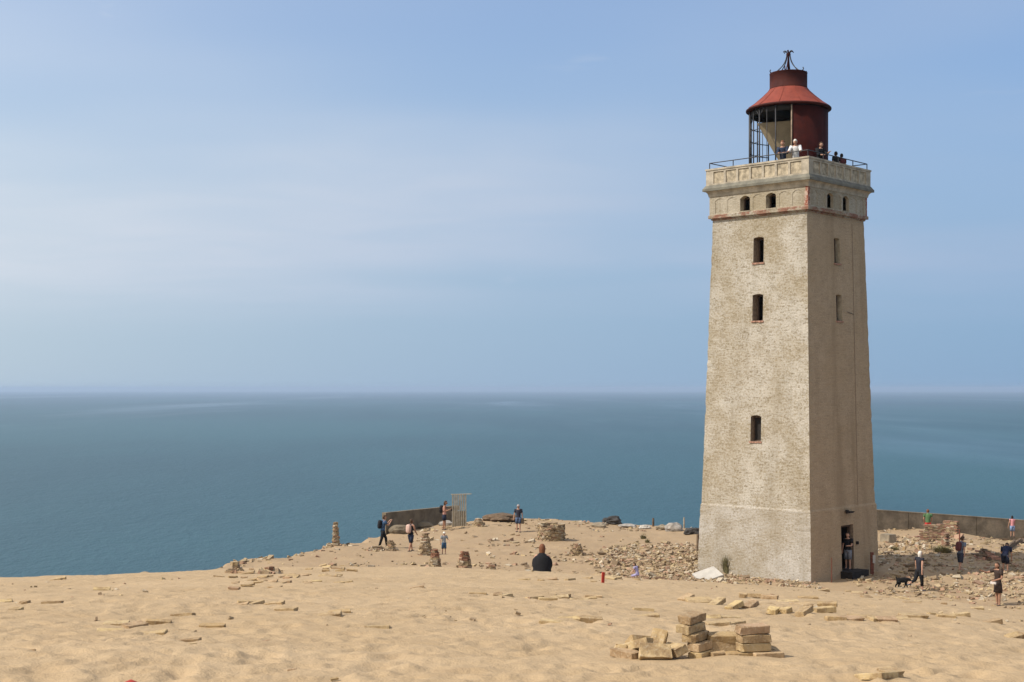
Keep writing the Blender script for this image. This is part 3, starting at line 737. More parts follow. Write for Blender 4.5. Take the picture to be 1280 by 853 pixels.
# --- bricks lying in the sand behind the heap, read off the photograph one by one
def loose(px, row, yaw=52, pitch=-8, roll=0, sink=.35, mesh=None, label=None, group='loose bricks lying in the dune sand', scale=1.0):
    p = hitpx(px, row)
    if p is None: return
    h = (BH_ if mesh not in SLABS else .045) * scale
    return put_brick((p[0], p[1], p[2] + h * (.5 - sink)), yaw, pitch, roll, label, group, mesh, scale)
ROWB = [  # px, row, yaw, pitch, mesh, text
    (858, 751, 50, -10, BRICKS[5], 'dark brick at the left end of the half-buried row behind the heap'),
    (874, 754, 4, 0, SLABS[0], 'flat pale square tile in the half-buried brick row'),
    (896, 757, 52, -14, BRICKS[0], 'third from left in the half-buried brick row, long with a pale top'),
    (918, 761, 48, -12, BRICKS[3], 'fourth from left in the half-buried brick row, sunk in the sand'),
    (938, 760, 54, -12, BRICKS[7], 'fifth from left in the half-buried brick row, dark-sided'),
    (966, 767, 56, -8, HALVES[1], 'reddish rounded brick end in the middle of the half-buried brick row'),
    (981, 767, 50, -6, HALVES[3], 'small pink brick end right of the reddish one in its row'),
    (1005, 768, 52, -10, BRICKS[1], 'yellow-ended brick towards the right of the half-buried brick row'),
    (1030, 766, 12, -3, BRICKS[6], 'flat dark brick at the right end of the half-buried brick row'),
    (1034, 759, -14, -3, BRICKS[2], 'grey brick tipping up above the right end of the brick row'),
    (929, 747, -8, 4, HALVES[0], 'small dark brick piece above the middle of the half-buried brick row'),
    (945, 747, -20, 0, BRICKS[4], 'thin pale brick just behind the middle of the half-buried brick row'),
    (962, 749, -22, 2, BRICKS[8], 'brick sloping into the sand behind the reddish brick end')]
for px, row, yw, pt_, ms, tx in ROWB: loose(px, row, yw, pt_, rng.uniform(-6, 6), .02, ms, tx, 'half-buried row of bricks', 1.12)
PALE = [(985, 753, -2), (1002, 757, 4), (1018, 755, -6), (955, 757, 8), (1060, 775, 2), (1078, 773, -4), (1120, 776, 2), (1142, 771, -3), (1010, 748, 0), (1072, 743, -3), (1124, 748, -10), (1140, 754, -6)]
for i_, (px, row, yw) in enumerate(PALE):
    loose(px, row, yw, rng.uniform(-3, 3), rng.uniform(-3, 3), .42, SLABS[i_ % 3], 'pale tile lying almost flush with the sand ' + ('among the half-buried brick row' if px < 1030 else 'right of the half-buried brick row'), 'flush pale tiles in the sand', rng.uniform(.8, 1.05))
FIELD = [(1045, 774, 3), (1097, 775, 30), (1108, 776, 4), (1128, 774, -4), (1170, 768, 12), (1182, 771, -6), (1240, 777, 8), (1268, 797, 30), (1200, 770, 0),
    (1060, 739, 4), (1083, 746, 30), (1072, 741, 0), (1095, 740, -3), (1117, 742, -12), (1105, 746, -4), (1130, 749, -5), (1148, 752, 0), (1180, 755, -18), (1196, 748, -10), (1222, 761, -6), (1145, 741, 10), (1243, 757, -8), (1030, 738, 6),
    (912, 772, 0), (918, 781, 40), (898, 781, 6), (888, 772, 0), (804, 763, 4), (810, 771, 2),
    (700, 747, 8), (704, 745, 60), (685, 749, 2), (724, 749, 5), (735, 748, 10), (668, 747, 30), (742, 746, -6), (690, 776, -14), (712, 773, -4), (738, 774, 2), (622, 743, 4),
    (747, 719, 2), (770, 722, 40), (776, 718, 8), (763, 723, -30), (785, 719, -3), (796, 724, 2), (712, 724, 46), (733, 722, -30), (742, 726, 0), (676, 725, 2), (689, 723, 0), (655, 724, 0), (830, 723, -4), (850, 724, -6),
    (20, 763, -6), (3, 751, 20), (65, 753, 4), (30, 754, 0), (127, 737, 10), (70, 724, 3), (75, 723, 5), (138, 788, 12), (145, 779, 2), (198, 778, 10), (168, 782, 55), (232, 800, 2), (210, 801, 0), (228, 790, -10), (191, 791, 0), (241, 804, 30), (265, 783, 2), (39, 812, 0),
    (309, 753, 20), (318, 755, 50), (344, 755, -20), (358, 762, -16), (298, 756, 0), (424, 765, 10), (412, 769, 0), (471, 784, 0), (229, 768, -8), (520, 734, 10), (597, 741, 0), (630, 744, 40), (418, 849, 14), (333, 801, 0), (365, 837, 0), (1100, 848, 40), (1113, 846, 100)]
FTXT = ['dark brick corner', 'thin pale brick edge', 'flat tan brick', 'broken brick end', 'sunken brick']
def where(px, row):
    v = 'near the bottom edge' if row > 800 else 'at middle depth' if row > 745 else 'near the brow'
    h = ('at the far left' if px < 150 else 'left of centre' if px < 450 else 'in the middle' if px < 720 else 'right of the seated person' if px < 860 else 'below the tower' if px < 1080 else 'at the far right')
    return h, v
seen = {}
for px, row, yw in FIELD:
    h, v = where(px, row); k = rng.randrange(5)
    big = row > 840
    msh = rng.choice(BRICKS if k in (0, 2, 4) else HALVES if k == 3 else BRICKS)
    label = f'{FTXT[k]} in the sand {h}, {v}'
    if big: label = ('small pale brick chip at the bottom edge left of centre' if px < 500 else 'pale brick slab cut by the bottom edge of the picture') if px < 1105 else 'upright brick shard beside the pale slab at the bottom edge'
    sc = (.25 if px < 420 else 1) if row > 800 and px < 500 else 1.0
    loose(px, row + 1, yw, rng.uniform(-10, 6), rng.uniform(-12, 12), rng.uniform(.45, .85) if not big and px < 760 else rng.uniform(.2, .7) if not big else .1, SLABS[1] if big and px == 1100 else msh, label, 'loose bricks lying in the dune sand', sc * (.85 if big else 1))

TINTS = [(.37, .28, .165), (.33, .24, .145), (.35, .215, .14), (.44, .37, .27), (.18, .125, .075), (.39, .295, .165), (.28, .205, .13)]
def tint(r):
    c = r.choice(TINTS); k = r.uniform(.8, 1.15); return (c[0] * k, c[1] * k, c[2] * k, 1)
def zarr(pts):
    a = np.array(pts); return ground(a[:, 0], a[:, 1])
def rubble(name, pts, label, smin=.07, smax=.24, seed=1, flat=.5, lift=0):
    r = random.Random(seed); b = MB(); zs = zarr(pts)
    for (x, y), z in zip(pts, zs):
        L = smin + (smax - smin) * r.random() ** 1.4; L *= r.uniform(1.3, 2.1) if smax > .1 and r.random() < .05 else 1; s = (L, L * r.uniform(.4, .7), L * r.uniform(.2, .42))
        b.box((x, y, z + s[2] * r.uniform(0, flat) + lift * r.random() ** 2), s, (r.gauss(0, .28), r.gauss(0, .28), r.uniform(0, 6.28)), 0, tint(r), L * .10, r)
    return tag(b.build(name, M['tint']), label, 'rubble', kind='stuff')
def in_tower(x, y, m=.12):
    dx, dy = x - CX, y - CY; lx = math.cos(ANG) * dx + math.sin(ANG) * dy; ly = -math.sin(ANG) * dx + math.cos(ANG) * dy
    return max(abs(lx), abs(ly)) < 3.02 + m
def sample(n, fn, box, seed):
    r = random.Random(seed); out = []
    nr_ = np.random.default_rng(seed)
    while len(out) < n:
        x = r.uniform(box[0], box[1]); y = r.uniform(box[2], box[3])
        if in_tower(x, y): continue
        if r.random() < fn(x, y): out.append((x, y))
    return out
def blob(x, y, cx, cy, rx, ry): return max(0, 1 - ((x - cx) / rx) ** 2 - ((y - cy) / ry) ** 2)
def fld(x, y, s, seed): return float(fbm(np.array([x * s]), np.array([y * s]), seed, 3)[0])
rubble('brick_rubble', sample(3600, lambda x, y: min(1, 1.6 * blob(x, y, 8.3, 66.5, 4.6, 9.5)) * (.35 + .65 * (fld(x, y, .5, 61) > -.15)), (3, 13.5, 56, 77), 7), 'broad bank of broken bricks spread left of the tower', seed=2, lift=.05)
rubble('brick_rubble', sample(3300, lambda x, y: min(1, 1.5 * blob(x, y, 22, 58, 8, 9) + .5 * blob(x, y, 20, 70, 7, 9)) * (.3 + .7 * (fld(x, y, .5, 63) > -.1)), (14.5, 31, 48, 80), 9), 'wide field of broken bricks right of the tower door', seed=3, smax=.26)
rubble('brick_rubble', sample(700, lambda x, y: 1 if -(math.cos(ANG) * (x - CX) + math.sin(ANG) * (y - CY)) < 4.9 + fld(x, y, .8, 5) * .6 else 0, (7.5, 13.2, 56.5, 66), 15), 'brick crumbs heaped along the foot of the lit tower face', seed=4, smax=.2, lift=.03)
rubble('scattered_fragments', sample(1500, lambda x, y: .12 + .88 * (fld(x, y, .28, 71) > .25), (-15, 8, 56, 86), 21), 'sparse brick crumbs strewn over the sandy shelf at left', seed=5, smin=.06, smax=.32, flat=.2)
rubble('scattered_fragments', sample(1000, lambda x, y: .25 + .75 * (fld(x, y, .35, 73) > .1), (13, 31, 66, 84), 23), 'sparse brick crumbs strewn below the long concrete wall', seed=6, smin=.07, smax=.34, flat=.25)
rubble('scattered_fragments', sample(260, lambda x, y: .05 + .95 * (fld(x, y, .3, 75) > .35), (-11, 11, 12, 30), 25), 'tiny brick chips dotted over the foreground dune', seed=8, smin=.02, smax=.07, flat=.2)
# flat slabs in the sand along the left brow of the shelf
r0 = random.Random(31); b_ = 0
for k in range(58):
    t = r0.random(); px = 285 + 150 * t + r0.gauss(0, 10); row = 704 + 26 * r0.random() + (1 - t) * 8
    p = hitpx(px, row)
    if not p: continue
    msh = r0.choice(SLABS + BRICKS[:3])
    put_brick((p[0], p[1], p[2] + .01), r0.uniform(-30, 40), r0.uniform(-14, 6), r0.uniform(-10, 10), 'flat pale stone among the many strewn on the brow above the sea', 'flat slabs on the left brow', msh, r0.uniform(.5, 1.25) * p[1] / 36, 'flat stone', 'flat_stone')

# --- cairns and dry-stacked rings
def cairn(px, row, wpx, hpx, shape, label, seed, redtop=False, name='stone_cairn', cat='cairn', dist=None):
    p = hitpx(px, row) if dist is None else (at(px, dist), dist, zrow(row, dist))
    d = p[1]; m = d / F; H = hpx * m; W0 = wpx * m / 2; r = random.Random(seed); b = MB(); z = -.08; course = .075
    while z < H:
        t = max(0, z / H)
        if shape == 'cone': rad = W0 * (1 - .62 * t ** 1.3)
        elif shape == 'pillar': rad = W0 * (1 - .45 * t)
        elif shape == 'heap': rad = W0 * (1 - .55 * t)
        else: rad = W0
        n = max(4, int(2 * math.pi * rad / .20)); a0 = r.random() * 6
        for k in range(n):
            if shape == 'ring' and z > H * .8 and r.random() < .3: continue
            a = a0 + 2 * math.pi * k / n; L = min(.26, 2 * math.pi * rad / n * .98); rr = rad - .06 + r.gauss(0, .022)
            c = tint(r)
            if redtop and t > .62 and r.random() < .7: c = (.22 * r.uniform(.8, 1.2), .10, .06, 1)
            b.box((rr * math.cos(a), rr * math.sin(a), z + course / 2), (L * r.uniform(.85, 1.05), .13, course * r.uniform(.72, .95)), (r.gauss(0, .06), r.gauss(0, .06), a + math.pi / 2 + r.gauss(0, .12)), 0, c, .012, r)
        if shape != 'ring': b.box((0, 0, z + course / 2), (rad * 1.1, rad * 1.1, course * .9), (0, 0, r.random() * 3), 0, (.2, .145, .09, 1))
        z += course
    if shape != 'ring': b.box((r.gauss(0, .02), 0, H), (W0 * .55, W0 * .4, .07), (.1, .05, r.random()), 0, tint(r), .01, r)
    if shape == 'heap':
        for k in range(26):
            a = r.random() * 6.28; q = W0 * r.uniform(.9, 1.35); b.box((q * math.cos(a), q * math.sin(a), .02), (.2, .12, .07), (r.gauss(0, .3), r.gauss(0, .3), r.random() * 3), 0, tint(r), .015, r)
    o = b.build(name, M['tint']); o.location = p; return tag(o, label, cat, 'stacked brick cairns')
cairn(419.5, 681, 9, 28, 'pillar', 'slim brick cairn pillar alone at the left brow against the sea', 1)
cairn(531.5, 694, 17, 27, 'cone', 'largest brick cairn, just right of the man in black vest', 2)
cairn(544, 716, 16, 29, 'cone', 'red-topped brick cairn on the dune brow', 3, True, dist=60)
cairn(580.5, 717, 21, 26, 'cone', 'broad tapering cairn on the brow left of the low heap', 4, True, dist=60)
cairn(614, 716, 15, 10, 'heap', 'low brick heap on the brow right of the tapering cairns', 5, dist=60)
cairn(721, 694, 17, 14, 'heap', 'squat brick heap beyond the seated person', 6)
cairn(689, 675, 34, 19, 'ring', 'round dry-stacked brick ring wall standing on the shelf', 7, name='brick_ring_wall', cat='ring wall')
cairn(488, 688, 12, 12, 'heap', 'low broken brick heap at the feet of the man with raised hands', 8)
cairn(470, 688, 22, 5, 'heap', 'flattened brick heap left of the low broken heap', 18)
cairn(598, 658, 16, 9, 'heap', 'pale brick heap right of the slatted screen', 9)
cairn(416, 713, 14, 8, 'heap', 'little brick pile left of centre on the brow', 10, dist=60)
cairn(294, 716, 9, 11, 'heap', 'dark little brick pile nearest the sea on the left brow', 11)
cairn(337, 718, 14, 6, 'heap', 'reddish scatter of bricks on the left brow', 12, True)
cairn(412, 676, 0.1 + 10, 5, 'heap', 'small stones beside the slim cairn pillar', 13)

# --- things on the shelf
def lump(name, px, row, wpx, hpx, mat, label, cat, seed, depth=None, rz=0, rough=.22, group=None):
    p = hitpx(px, row); m = p[1] / F; w, h = wpx * m / 2, hpx * m; dp = depth or w * .8
    bm = bmesh.new(); bmesh.ops.create_icosphere(bm, subdivisions=3, radius=1); r = random.Random(seed)
    from mathutils import noise as mn
    for v in bm.verts:
        o = Vector((seed * 3.1, seed, 0)); f = 1 + rough * mn.noise(v.co * 1.7 + o) + rough * .5 * mn.noise(v.co * 4 + o)
        q = v.co * f; q = Vector((math.copysign(abs(q.x) ** .8, q.x), math.copysign(abs(q.y) ** .8, q.y), q.z))
        v.co = Vector((q.x * w, q.y * dp, q.z * h * .66 + h * .3))
    me = bpy.data.meshes.new(name); bm.to_mesh(me); bm.free(); me.materials.append(mat)
    o = bpy.data.objects.new(name, me); COL.objects.link(o); o.location = p; o.rotation_euler = (0, 0, rz); return tag(o, label, cat, group)
def wall_seg(b, A, B, z0A, z0B, z1A, z1B, th, n=1):
    A = Vector(A); B = Vector(B); t = (B - A).normalized(); nrm = Vector((t.y, -t.x)) * th / 2
    P = lambda q, s, z: (q.x + nrm.x * s, q.y + nrm.y * s, z)
    v = [P(A, 1, z0A), P(B, 1, z0B), P(B, 1, z1B), P(A, 1, z1A), P(A, -1, z0A), P(B, -1, z0B), P(B, -1, z1B), P(A, -1, z1A)]
    b.add(v, [(0, 1, 2, 3), (5, 4, 7, 6), (3, 2, 6, 7), (1, 5, 6, 2), (4, 0, 3, 7), (0, 4, 5, 1)])
def zrow(row, d): return EYE - (row - YE) / F * d
def concrete_walls():
    # tilted broken wall at the left
    A = (at(480, 79), 79.0); B = (at(572, 87), 87.0)
    b = MB(); n = 10; A2, B2 = Vector(A), Vector(B); t = (B2 - A2).normalized(); nr = Vector((t.y, -t.x)) * .13
    zt0, zt1 = zrow(641, 79), zrow(632, 87); prof = []
    for k in range(n + 1):
        f = k / n; c = A2.lerp(B2, f); zt = zt0 + (zt1 - zt0) * f; zb = -.7 if f < .78 else -.7 + (f - .78) / .22 * (zt + .55)
        prof.append((c, zb, zt))
    vv = []; ff = []
    for c, zb, zt in prof: vv += [(c.x + nr.x, c.y + nr.y, zb), (c.x + nr.x, c.y + nr.y, zt), (c.x - nr.x, c.y - nr.y, zt), (c.x - nr.x, c.y - nr.y, zb)]
    for k in range(n):
        for j in range(4): ff.append((4 * k + j, 4 * k + 4 + j, 4 * k + 4 + (j + 1) % 4, 4 * k + (j + 1) % 4))
    ff += [(0, 1, 2, 3), (4 * n + 3, 4 * n + 2, 4 * n + 1, 4 * n)]
    b.add(vv, ff); tag(b.build('concrete_wall', M['conc_d']), 'dark tilted concrete wall broken off at its right end', 'wall')
    # long retaining wall right of the tower, panel by panel
    root = empty('long_concrete_wall', (0, 0, 0)); tag(root, 'long pale concrete wall of wide panels running right from behind the tower', 'wall')
    pxs = [(1060, 81.4), (1134.5, 82.4), (1219.5, 83.6), (1310, 84.9), (1400, 86.2)]; rows = [634.5, 639.7, 645.6, 652.3, 660]
    for k in range(4):
        (p0, d0), (p1, d1) = pxs[k], pxs[k + 1]; a = Vector((at(p0, d0), d0)); c = Vector((at(p1, d1), d1)); t = (c - a).normalized() * .015
        b = MB(); wall_seg(b, a + t, c - t, -2.2, -2.2, zrow(rows[k], d0) - .06, zrow(rows[k + 1], d1) - .06, .22); b.build('wall_panel', M['conc'], root)
        b = MB(); wall_seg(b, a, c, zrow(rows[k], d0) - .06, zrow(rows[k + 1], d1) - .06, zrow(rows[k], d0), zrow(rows[k + 1], d1), .30); b.build('wall_cap', M['conc'], root)
        b = MB(); wall_seg(b, c - t, c + t, -2.2, -2.2, zrow(rows[k + 1], d1) - .07, zrow(rows[k + 1], d1) - .07, .16); b.build('panel_joint', M['dark'], root)
concrete_walls()
lump('fallen_slab', 500, 667, 27, 11, M['conc_d'], 'rounded dark lump lying below the left end of the tilted wall', 'boulder', 3, rz=.3)
lump('fallen_slab', 526, 660, 32, 8, M['conc_d'], 'long dark lump lying along the foot of the tilted wall', 'boulder', 4, rz=.15)
lump('fallen_slab', 557, 657, 18, 6, M['rock'], 'small grey lump behind the woman with the phone', 'boulder', 5)
lump('broken_bank', 625, 651, 44, 9, M['wood_d'], 'long low dark brown bank on the skyline by the far walker', 'bank', 6, rough=.35)
lump('dark_heap', 765, 655, 24, 9, M['tar'], 'black felt heap on the skyline right of the ring wall', 'heap', 8, rough=.5)
lump('boulder', 842, 664, 22, 11, M['rock'], 'big grey boulder on the skyline left of the tower', 'boulder', 9, rough=.3)
lump('dark_heap', 866, 668, 22, 9, M['tar'], 'black heap tucked against the left edge of the tower', 'heap', 10, rough=.5)
lump('stone_block', 748, 659, 18, 6, M['conc'], 'pale stone block left of the black felt heap', 'block', 12, rough=.25)
lump('stone_block', 828, 662, 16, 6, M['conc'], 'pale brick lump left of the big grey boulder', 'block', 13, rough=.3)
lump('white_sheet', 806, 661, 14, 5, M['whitep'], 'crumpled white sheet on the skyline left of a short post', 'sheet', 14, rough=.3)
lump('stone_block', 784, 659, 22, 4, M['rock'], 'flat grey stone on the skyline right of the black felt heap', 'block', 15, rough=.3)
def post(px, row, hpx, wpx, mat, label, name='post', lean=0, cat='post', d=None, taper=.8):
    p = hitpx(px, row) if d is None else (at(px, d), d, gz(at(px, d), d)); m = p[1] / F
    b = MB(); h = hpx * m; w = wpx * m / 2
    b.tube([(0, 0, -.3), (0, 0, h * .5), (h * lean, .0, h)], [w, w * .95, w * taper], 7); o = b.build(name, mat); o.location = p; return tag(o, label, cat)
post(816.5, 659, 11, 3, M['wood_d'], 'short dark post on the skyline left of the boulder')
post(855, 661, 14, 2, M['wood'], 'thin grey post on the skyline right of the boulder')
post(861, 668, 9, 1.6, M['whitep'], 'thin white leaning stick left of the tower', 'leaning_stick', .4, 'stick')
post(872.5, 691, 23, 4.5, M['wood_d'], 'dark timber stump hard against the tower left edge', 'timber_stump')
post(1199.5, 678, 16, 1.8, M['rust'], 'thin rusty stake behind the man in grey shirt', 'stake', cat='stake')
post(1039.5, 728.5, 31, 1.3, M['rust'], 'thin rusty rod standing left of the tower door', 'rod', cat='rod')
def signpost():
    p = hitpx(1090, 718.5); m = p[1] / F; root = empty('sign_post', p); tag(root, 'short dark red post with a small white plate right of the door', 'post')
    b = MB(); h = 27 * m; b.box((0, 0, h / 2 - .1), (3.6 * m, .12, h + .2)); b.box((0, 0, h + .01), (3.9 * m, .14, .03)); b.build('post', M['rust'], root)
    b = MB(); b.box((2.0 * m, -.075, h * .72), (3.2 * m, .02, 10 * m)); b.build('sign_plate', M['whitep'], root)
signpost()
def redstake():
    p = hitpx(753.5, 729); m = p[1] / F; b = MB(); h = 13.5 * m; b.box((0, 0, h / 2 - .1), (3.2 * m, .04, h + .2), (0, .05, .3)); o = b.build('red_stake', M['redp']); o.location = p
    tag(o, 'small bright red wooden stake standing in the sand on the brow', 'stake')
redstake()
def block(name, px, row, wpx, hpx, dep, mat, label, cat, rz=0, tilt=(0, 0), bev=.02, d=None, lift=0):
    p = hitpx(px, row); m = p[1] / F; bm = bmesh.new(); bmesh.ops.create_cube(bm, size=1); r = random.Random(int(px))
    for v in bm.verts: v.co = Vector((v.co.x * wpx * m, v.co.y * dep, v.co.z * hpx * m)) + Vector((r.gauss(0, .012), r.gauss(0, .012), r.gauss(0, .01)))
    bmesh.ops.bevel(bm, geom=bm.edges[:], offset=min(bev, .3 * hpx * m, .3 * dep), segments=2, affect='EDGES')
    me = bpy.data.meshes.new(name); bm.to_mesh(me); bm.free(); me.materials.append(mat); o = bpy.data.objects.new(name, me); COL.objects.link(o)
    o.location = (p[0], p[1], p[2] + hpx * m / 2 - .04 + lift); o.rotation_euler = (tilt[0], tilt[1], rz); return tag(o, label, cat)
block('concrete_block', 1110, 678, 12, 11, .7, M['conc'], 'square concrete block right of the tower below the wall', 'block', .5)
block('white_slab', 885, 724, 31, 4, .9, M['whitep'], 'white painted slab tilted on bricks at the tower foot', 'slab', .30, (.35, -.28), .015, lift=.12)
block('plank', 1108, 692, 18, 2.5, .2, M['wood_d'], 'dark plank lying right of the tower corner', 'plank', .25, (0, -.08))
block('plank', 1243, 674, 34, 1.8, .16, M['wood_d'], 'long weathered plank on the sand below the girl in pink', 'plank', -.12, (0, .03))
block('plank', 1178, 674, 16, 2, .15, M['wood'], 'short plank under the brick wall stubs', 'plank', .1)
block('beam', 1146, 672, 22, 2.6, .2, M['sillred'], 'reddish beam slanting left of the brick wall stubs', 'beam', .2, (0, -.18))
def edging():
    root = None
    a = hitpx(1257, 694); c = hitpx(1286, 669); A = Vector(a); C = Vector(c); b = MB(); n = 9
    root = empty('timber_edging', a); tag(root, 'line of dark timbers climbing the slope at the right edge', 'edging')
    for k in range(n):
        p = A.lerp(C, (k + .5) / n) - A; q = C - A; rz = math.atan2(q.y, q.x); z = gz(A.x + p.x, A.y + p.y) - A.z
        b = MB(); L = q.length / n * .97; b.box((0, 0, 0), (L, .12, .34), None, 0, None, .02, rng); o = b.build('timber', M['wood_d'], root); o.location = (p.x, p.y, z + .08 + rng.uniform(-.04, .04)); o.rotation_euler = (0, 0, rz + rng.gauss(0, .06))
edging()
def timber_heap():
    p = hitpx(1237, 700); root = empty('timber_heap', p); tag(root, 'heap of broken dark timbers and stones between two walkers at right', 'heap'); r = random.Random(4)
    for k in range(26):
        b = MB(); L = r.uniform(.2, .6); b.box((0, 0, 0), (L, r.uniform(.08, .16), r.uniform(.07, .14)), None, 0, None, .02, r)
        o = b.build('timber', r.choice([M['wood_d'], M['wood_d'], M['sillred'], M['conc_d']]), root); x, y = r.gauss(0, .3), r.gauss(.3, .7)
        o.location = (x, y, gz(p[0] + x, p[1] + y) - p[2] + r.uniform(.02, .32)); o.rotation_euler = (r.gauss(0, .25), r.gauss(0, .25), r.uniform(-1, 1))
timber_heap()
def stub(px, row, wpx, hpx, yaw, label, seed, ruin=.35, red=.3, th=.24):
    """a piece of brick wall still standing, laid brick by brick"""
    p = hitpx(px, row); m = p[1] / F; Wd, H = wpx * m, hpx * m; r = random.Random(seed); b = MB(); z = -.2; k = 0
    while z < H:
        t = max(0, z / H); x = -Wd / 2 + (k % 2) * .06; x1 = Wd / 2 - ruin * Wd * t ** 2 * r.uniform(.3, 1)
        while x < x1:
            L = .235 * r.uniform(.9, 1.02); c = (.27 * r.uniform(.8, 1.15), .145, .095, 1) if r.random() < red else tint(r)
            b.box((x + L / 2, r.gauss(0, .01), z + .035), (L - .012, th, .062), (0, 0, r.gauss(0, .03)), 0, c, .006, r); x += L
        z += .073; k += 1
    b.box((0, 0, H * .35), (Wd * .94, th * .8, H * .9), None, 0, (.5, .42, .32, 1))
    o = b.build('brick_wall_stub', M['tint']); o.location = p; o.rotation_euler = (0, 0, R(yaw)); return tag(o, label, 'wall stub', 'brick wall stubs')
stub(1163, 676, 16, 20, -12, 'square brick wall stub below the person in green', 1, .15)
stub(1153, 677, 8, 12, -20, 'crumbled low brick stub left of the square wall stub', 2, .5, .5)
stub(1175, 673, 10, 17, -5, 'middle reddish brick stub between the square and the tallest', 3, .3, .8)
stub(1187, 672, 17, 20, -50, 'tallest flat-topped brick stub at the right of the ruin', 4, .1, .5)
stub(1181, 684, 9, 16, -75, 'brick pier end standing in front of the tallest stub', 5, .2, .6)
for k, (px, row, h_) in enumerate([(1121, 684, 7), (1134, 681, 8), (1149, 688, 7), (1163, 687, 6), (1174, 686, 5), (1130, 689, 5), (1141, 682, 6), (1205, 682, 7), (1214, 681, 4)]):
    p = hitpx(px, row); put_brick((p[0], p[1], p[2] + .06), 20 * k, 80, 10 * k, 'brick set on end in the rubble before the brick wall stubs', 'upright bricks before the ruin', None, 1.5)

def slat_screen():
    d = 81.6; x0, x1 = at(564.5, d), at(583.5, d); root = empty('slatted_screen', ((x0 + x1) / 2, d, gz((x0 + x1) / 2, d))); tag(root, 'pale upright slatted timber screen beside the woman with the phone', 'screen')
    w = x1 - x0; h = 41 * d / F; n = 7
    for k in range(n):
        b = MB(); b.box((-w / 2 + w * (k + .5) / n, 0, h / 2 - .15), (w / n * .62, .05, h + .3), (0, rng.gauss(0, .006), .2)); b.build('slat', M['slat'], root)
    for k in range(n - 1):
        b = MB(); b.box((-w / 2 + w * (k + 1) / n, .09, h * .16), (w / n * .5, .03, h * .62)); b.build('lower_board', M['slat_d'], root)
    b = MB(); b.box((.12, .02, h - .02), (w + .32, .10, .045), (0, -.03, 0)); b.build('top_rail', M['slat'], root)
slat_screen()

def tuft(px, row, wpx, hpx, label, seed, n=130, name='grass_tuft'):
    p = hitpx(px, row); m = p[1] / F; w, h = wpx * m / 2, hpx * m; r = random.Random(seed); b = MB()
    for k in range(n):
        a = r.random() * 6.28; q = w * .75 * math.sqrt(r.random()); x, y = q * math.cos(a), q * math.sin(a); lx, ly = x * r.uniform(.4, 1.3) + r.gauss(0, w * .22), y * r.uniform(.4, 1.3) + r.gauss(0, w * .2)
        hh = h * r.uniform(.45, 1.0) * (1 - .35 * q / w); s = .022
        t = Vector((math.cos(a + 1.57), math.sin(a + 1.57), 0)) * s; p0 = Vector((x, y, -.05)); p1 = Vector((x + lx * .35, y + ly * .35, hh * .6)); p2 = Vector((x + lx, y + ly, hh))
        b.add([p0 - t, p0 + t, p1 + t * .8, p1 - t * .8, p2], [(0, 1, 2, 3), (3, 2, 4)])
    o = b.build(name, M['grass']); o.location = p; return tag(o, label, 'grass tuft')
tuft(911, 718.5, 16, 34, 'tall grass tuft growing at the foot of the lit tower face', 1, 420)
tuft(1178, 691, 24, 11, 'low dark green bush in front of the brick wall stubs', 2, 320, 'low_bush')
tuft(804, 674, 8, 7, 'small weed on the sand bank, left one of two', 3, 80)
tuft(809, 679, 6, 6, 'small weed on the sand bank, lower right one of two', 4, 70)
tuft(1118, 688, 14, 6, 'thin weeds among the stones right of the tower', 5, 80)
def red_bag():
    p = hitpx(162, 860); p = (p[0], p[1], p[2] - .03); b = MB(); w = 9 * p[1] / F
    b.tube([(-w * 1.0, 0, .0), (-w * .7, 0, .028), (0, 0, .036), (w * .7, 0, .03), (w * 1.0, 0, .0)], [(.02, .02), (.06, .03), (.075, .035), (.06, .03), (.02, .015)], 12, ref=Vector((0, 1, 0)))
    o = b.build('red_cloth', M['redp'], None, True); o.location = p; tag(o, 'scrap of red cloth just showing at the bottom edge', 'cloth')
red_bag()
# ------------------------------------------------------------------ people
_MC = {}
def cloth(col, name='cloth', rough=.85):
    k = (name, col)
    if k not in _MC: _MC[k] = simple(name, col, rough, .18, 14, .3, .01, 0, .2)
    return _MC[k]
SKIN = cloth((.42, .24, .165), 'skin', .6); SKIN_T = cloth((.34, .18, .115), 'tanned_skin', .6)
HAIR = {'brown': (.06, .035, .02), 'red': (.15, .06, .028), 'blond': (.50, .38, .20), 'white': (.62, .58, .52), 'dark': (.018, .013, .011)}
def limb(fwd, out, side):
    f, o = R(fwd), R(out); return Vector((side * math.sin(o), -math.sin(f) * math.cos(o), -math.cos(f) * math.cos(o)))
def skin_mesh(verts, edges, rad, roots, mat, name, sub=1):
    me = bpy.data.meshes.new(name); me.from_pydata(verts, edges, []); o = bpy.data.objects.new(name, me); COL.objects.link(o)
    sk = o.modifiers.new('s', 'SKIN'); sk.use_smooth_shade = True
    for i, d in enumerate(me.skin_vertices[0].data):
        r = rad[i]; d.radius = r if isinstance(r, tuple) else (r, r); d.use_root = i in roots
    if sub: o.modifiers.new('u', 'SUBSURF').levels = sub
    dg = bpy.context.evaluated_depsgraph_get(); out = bpy.data.meshes.new_from_object(o.evaluated_get(dg))
    bpy.data.objects.remove(o); bpy.data.meshes.remove(me); out.name = name
    out.materials.clear(); out.materials.append(mat); return out
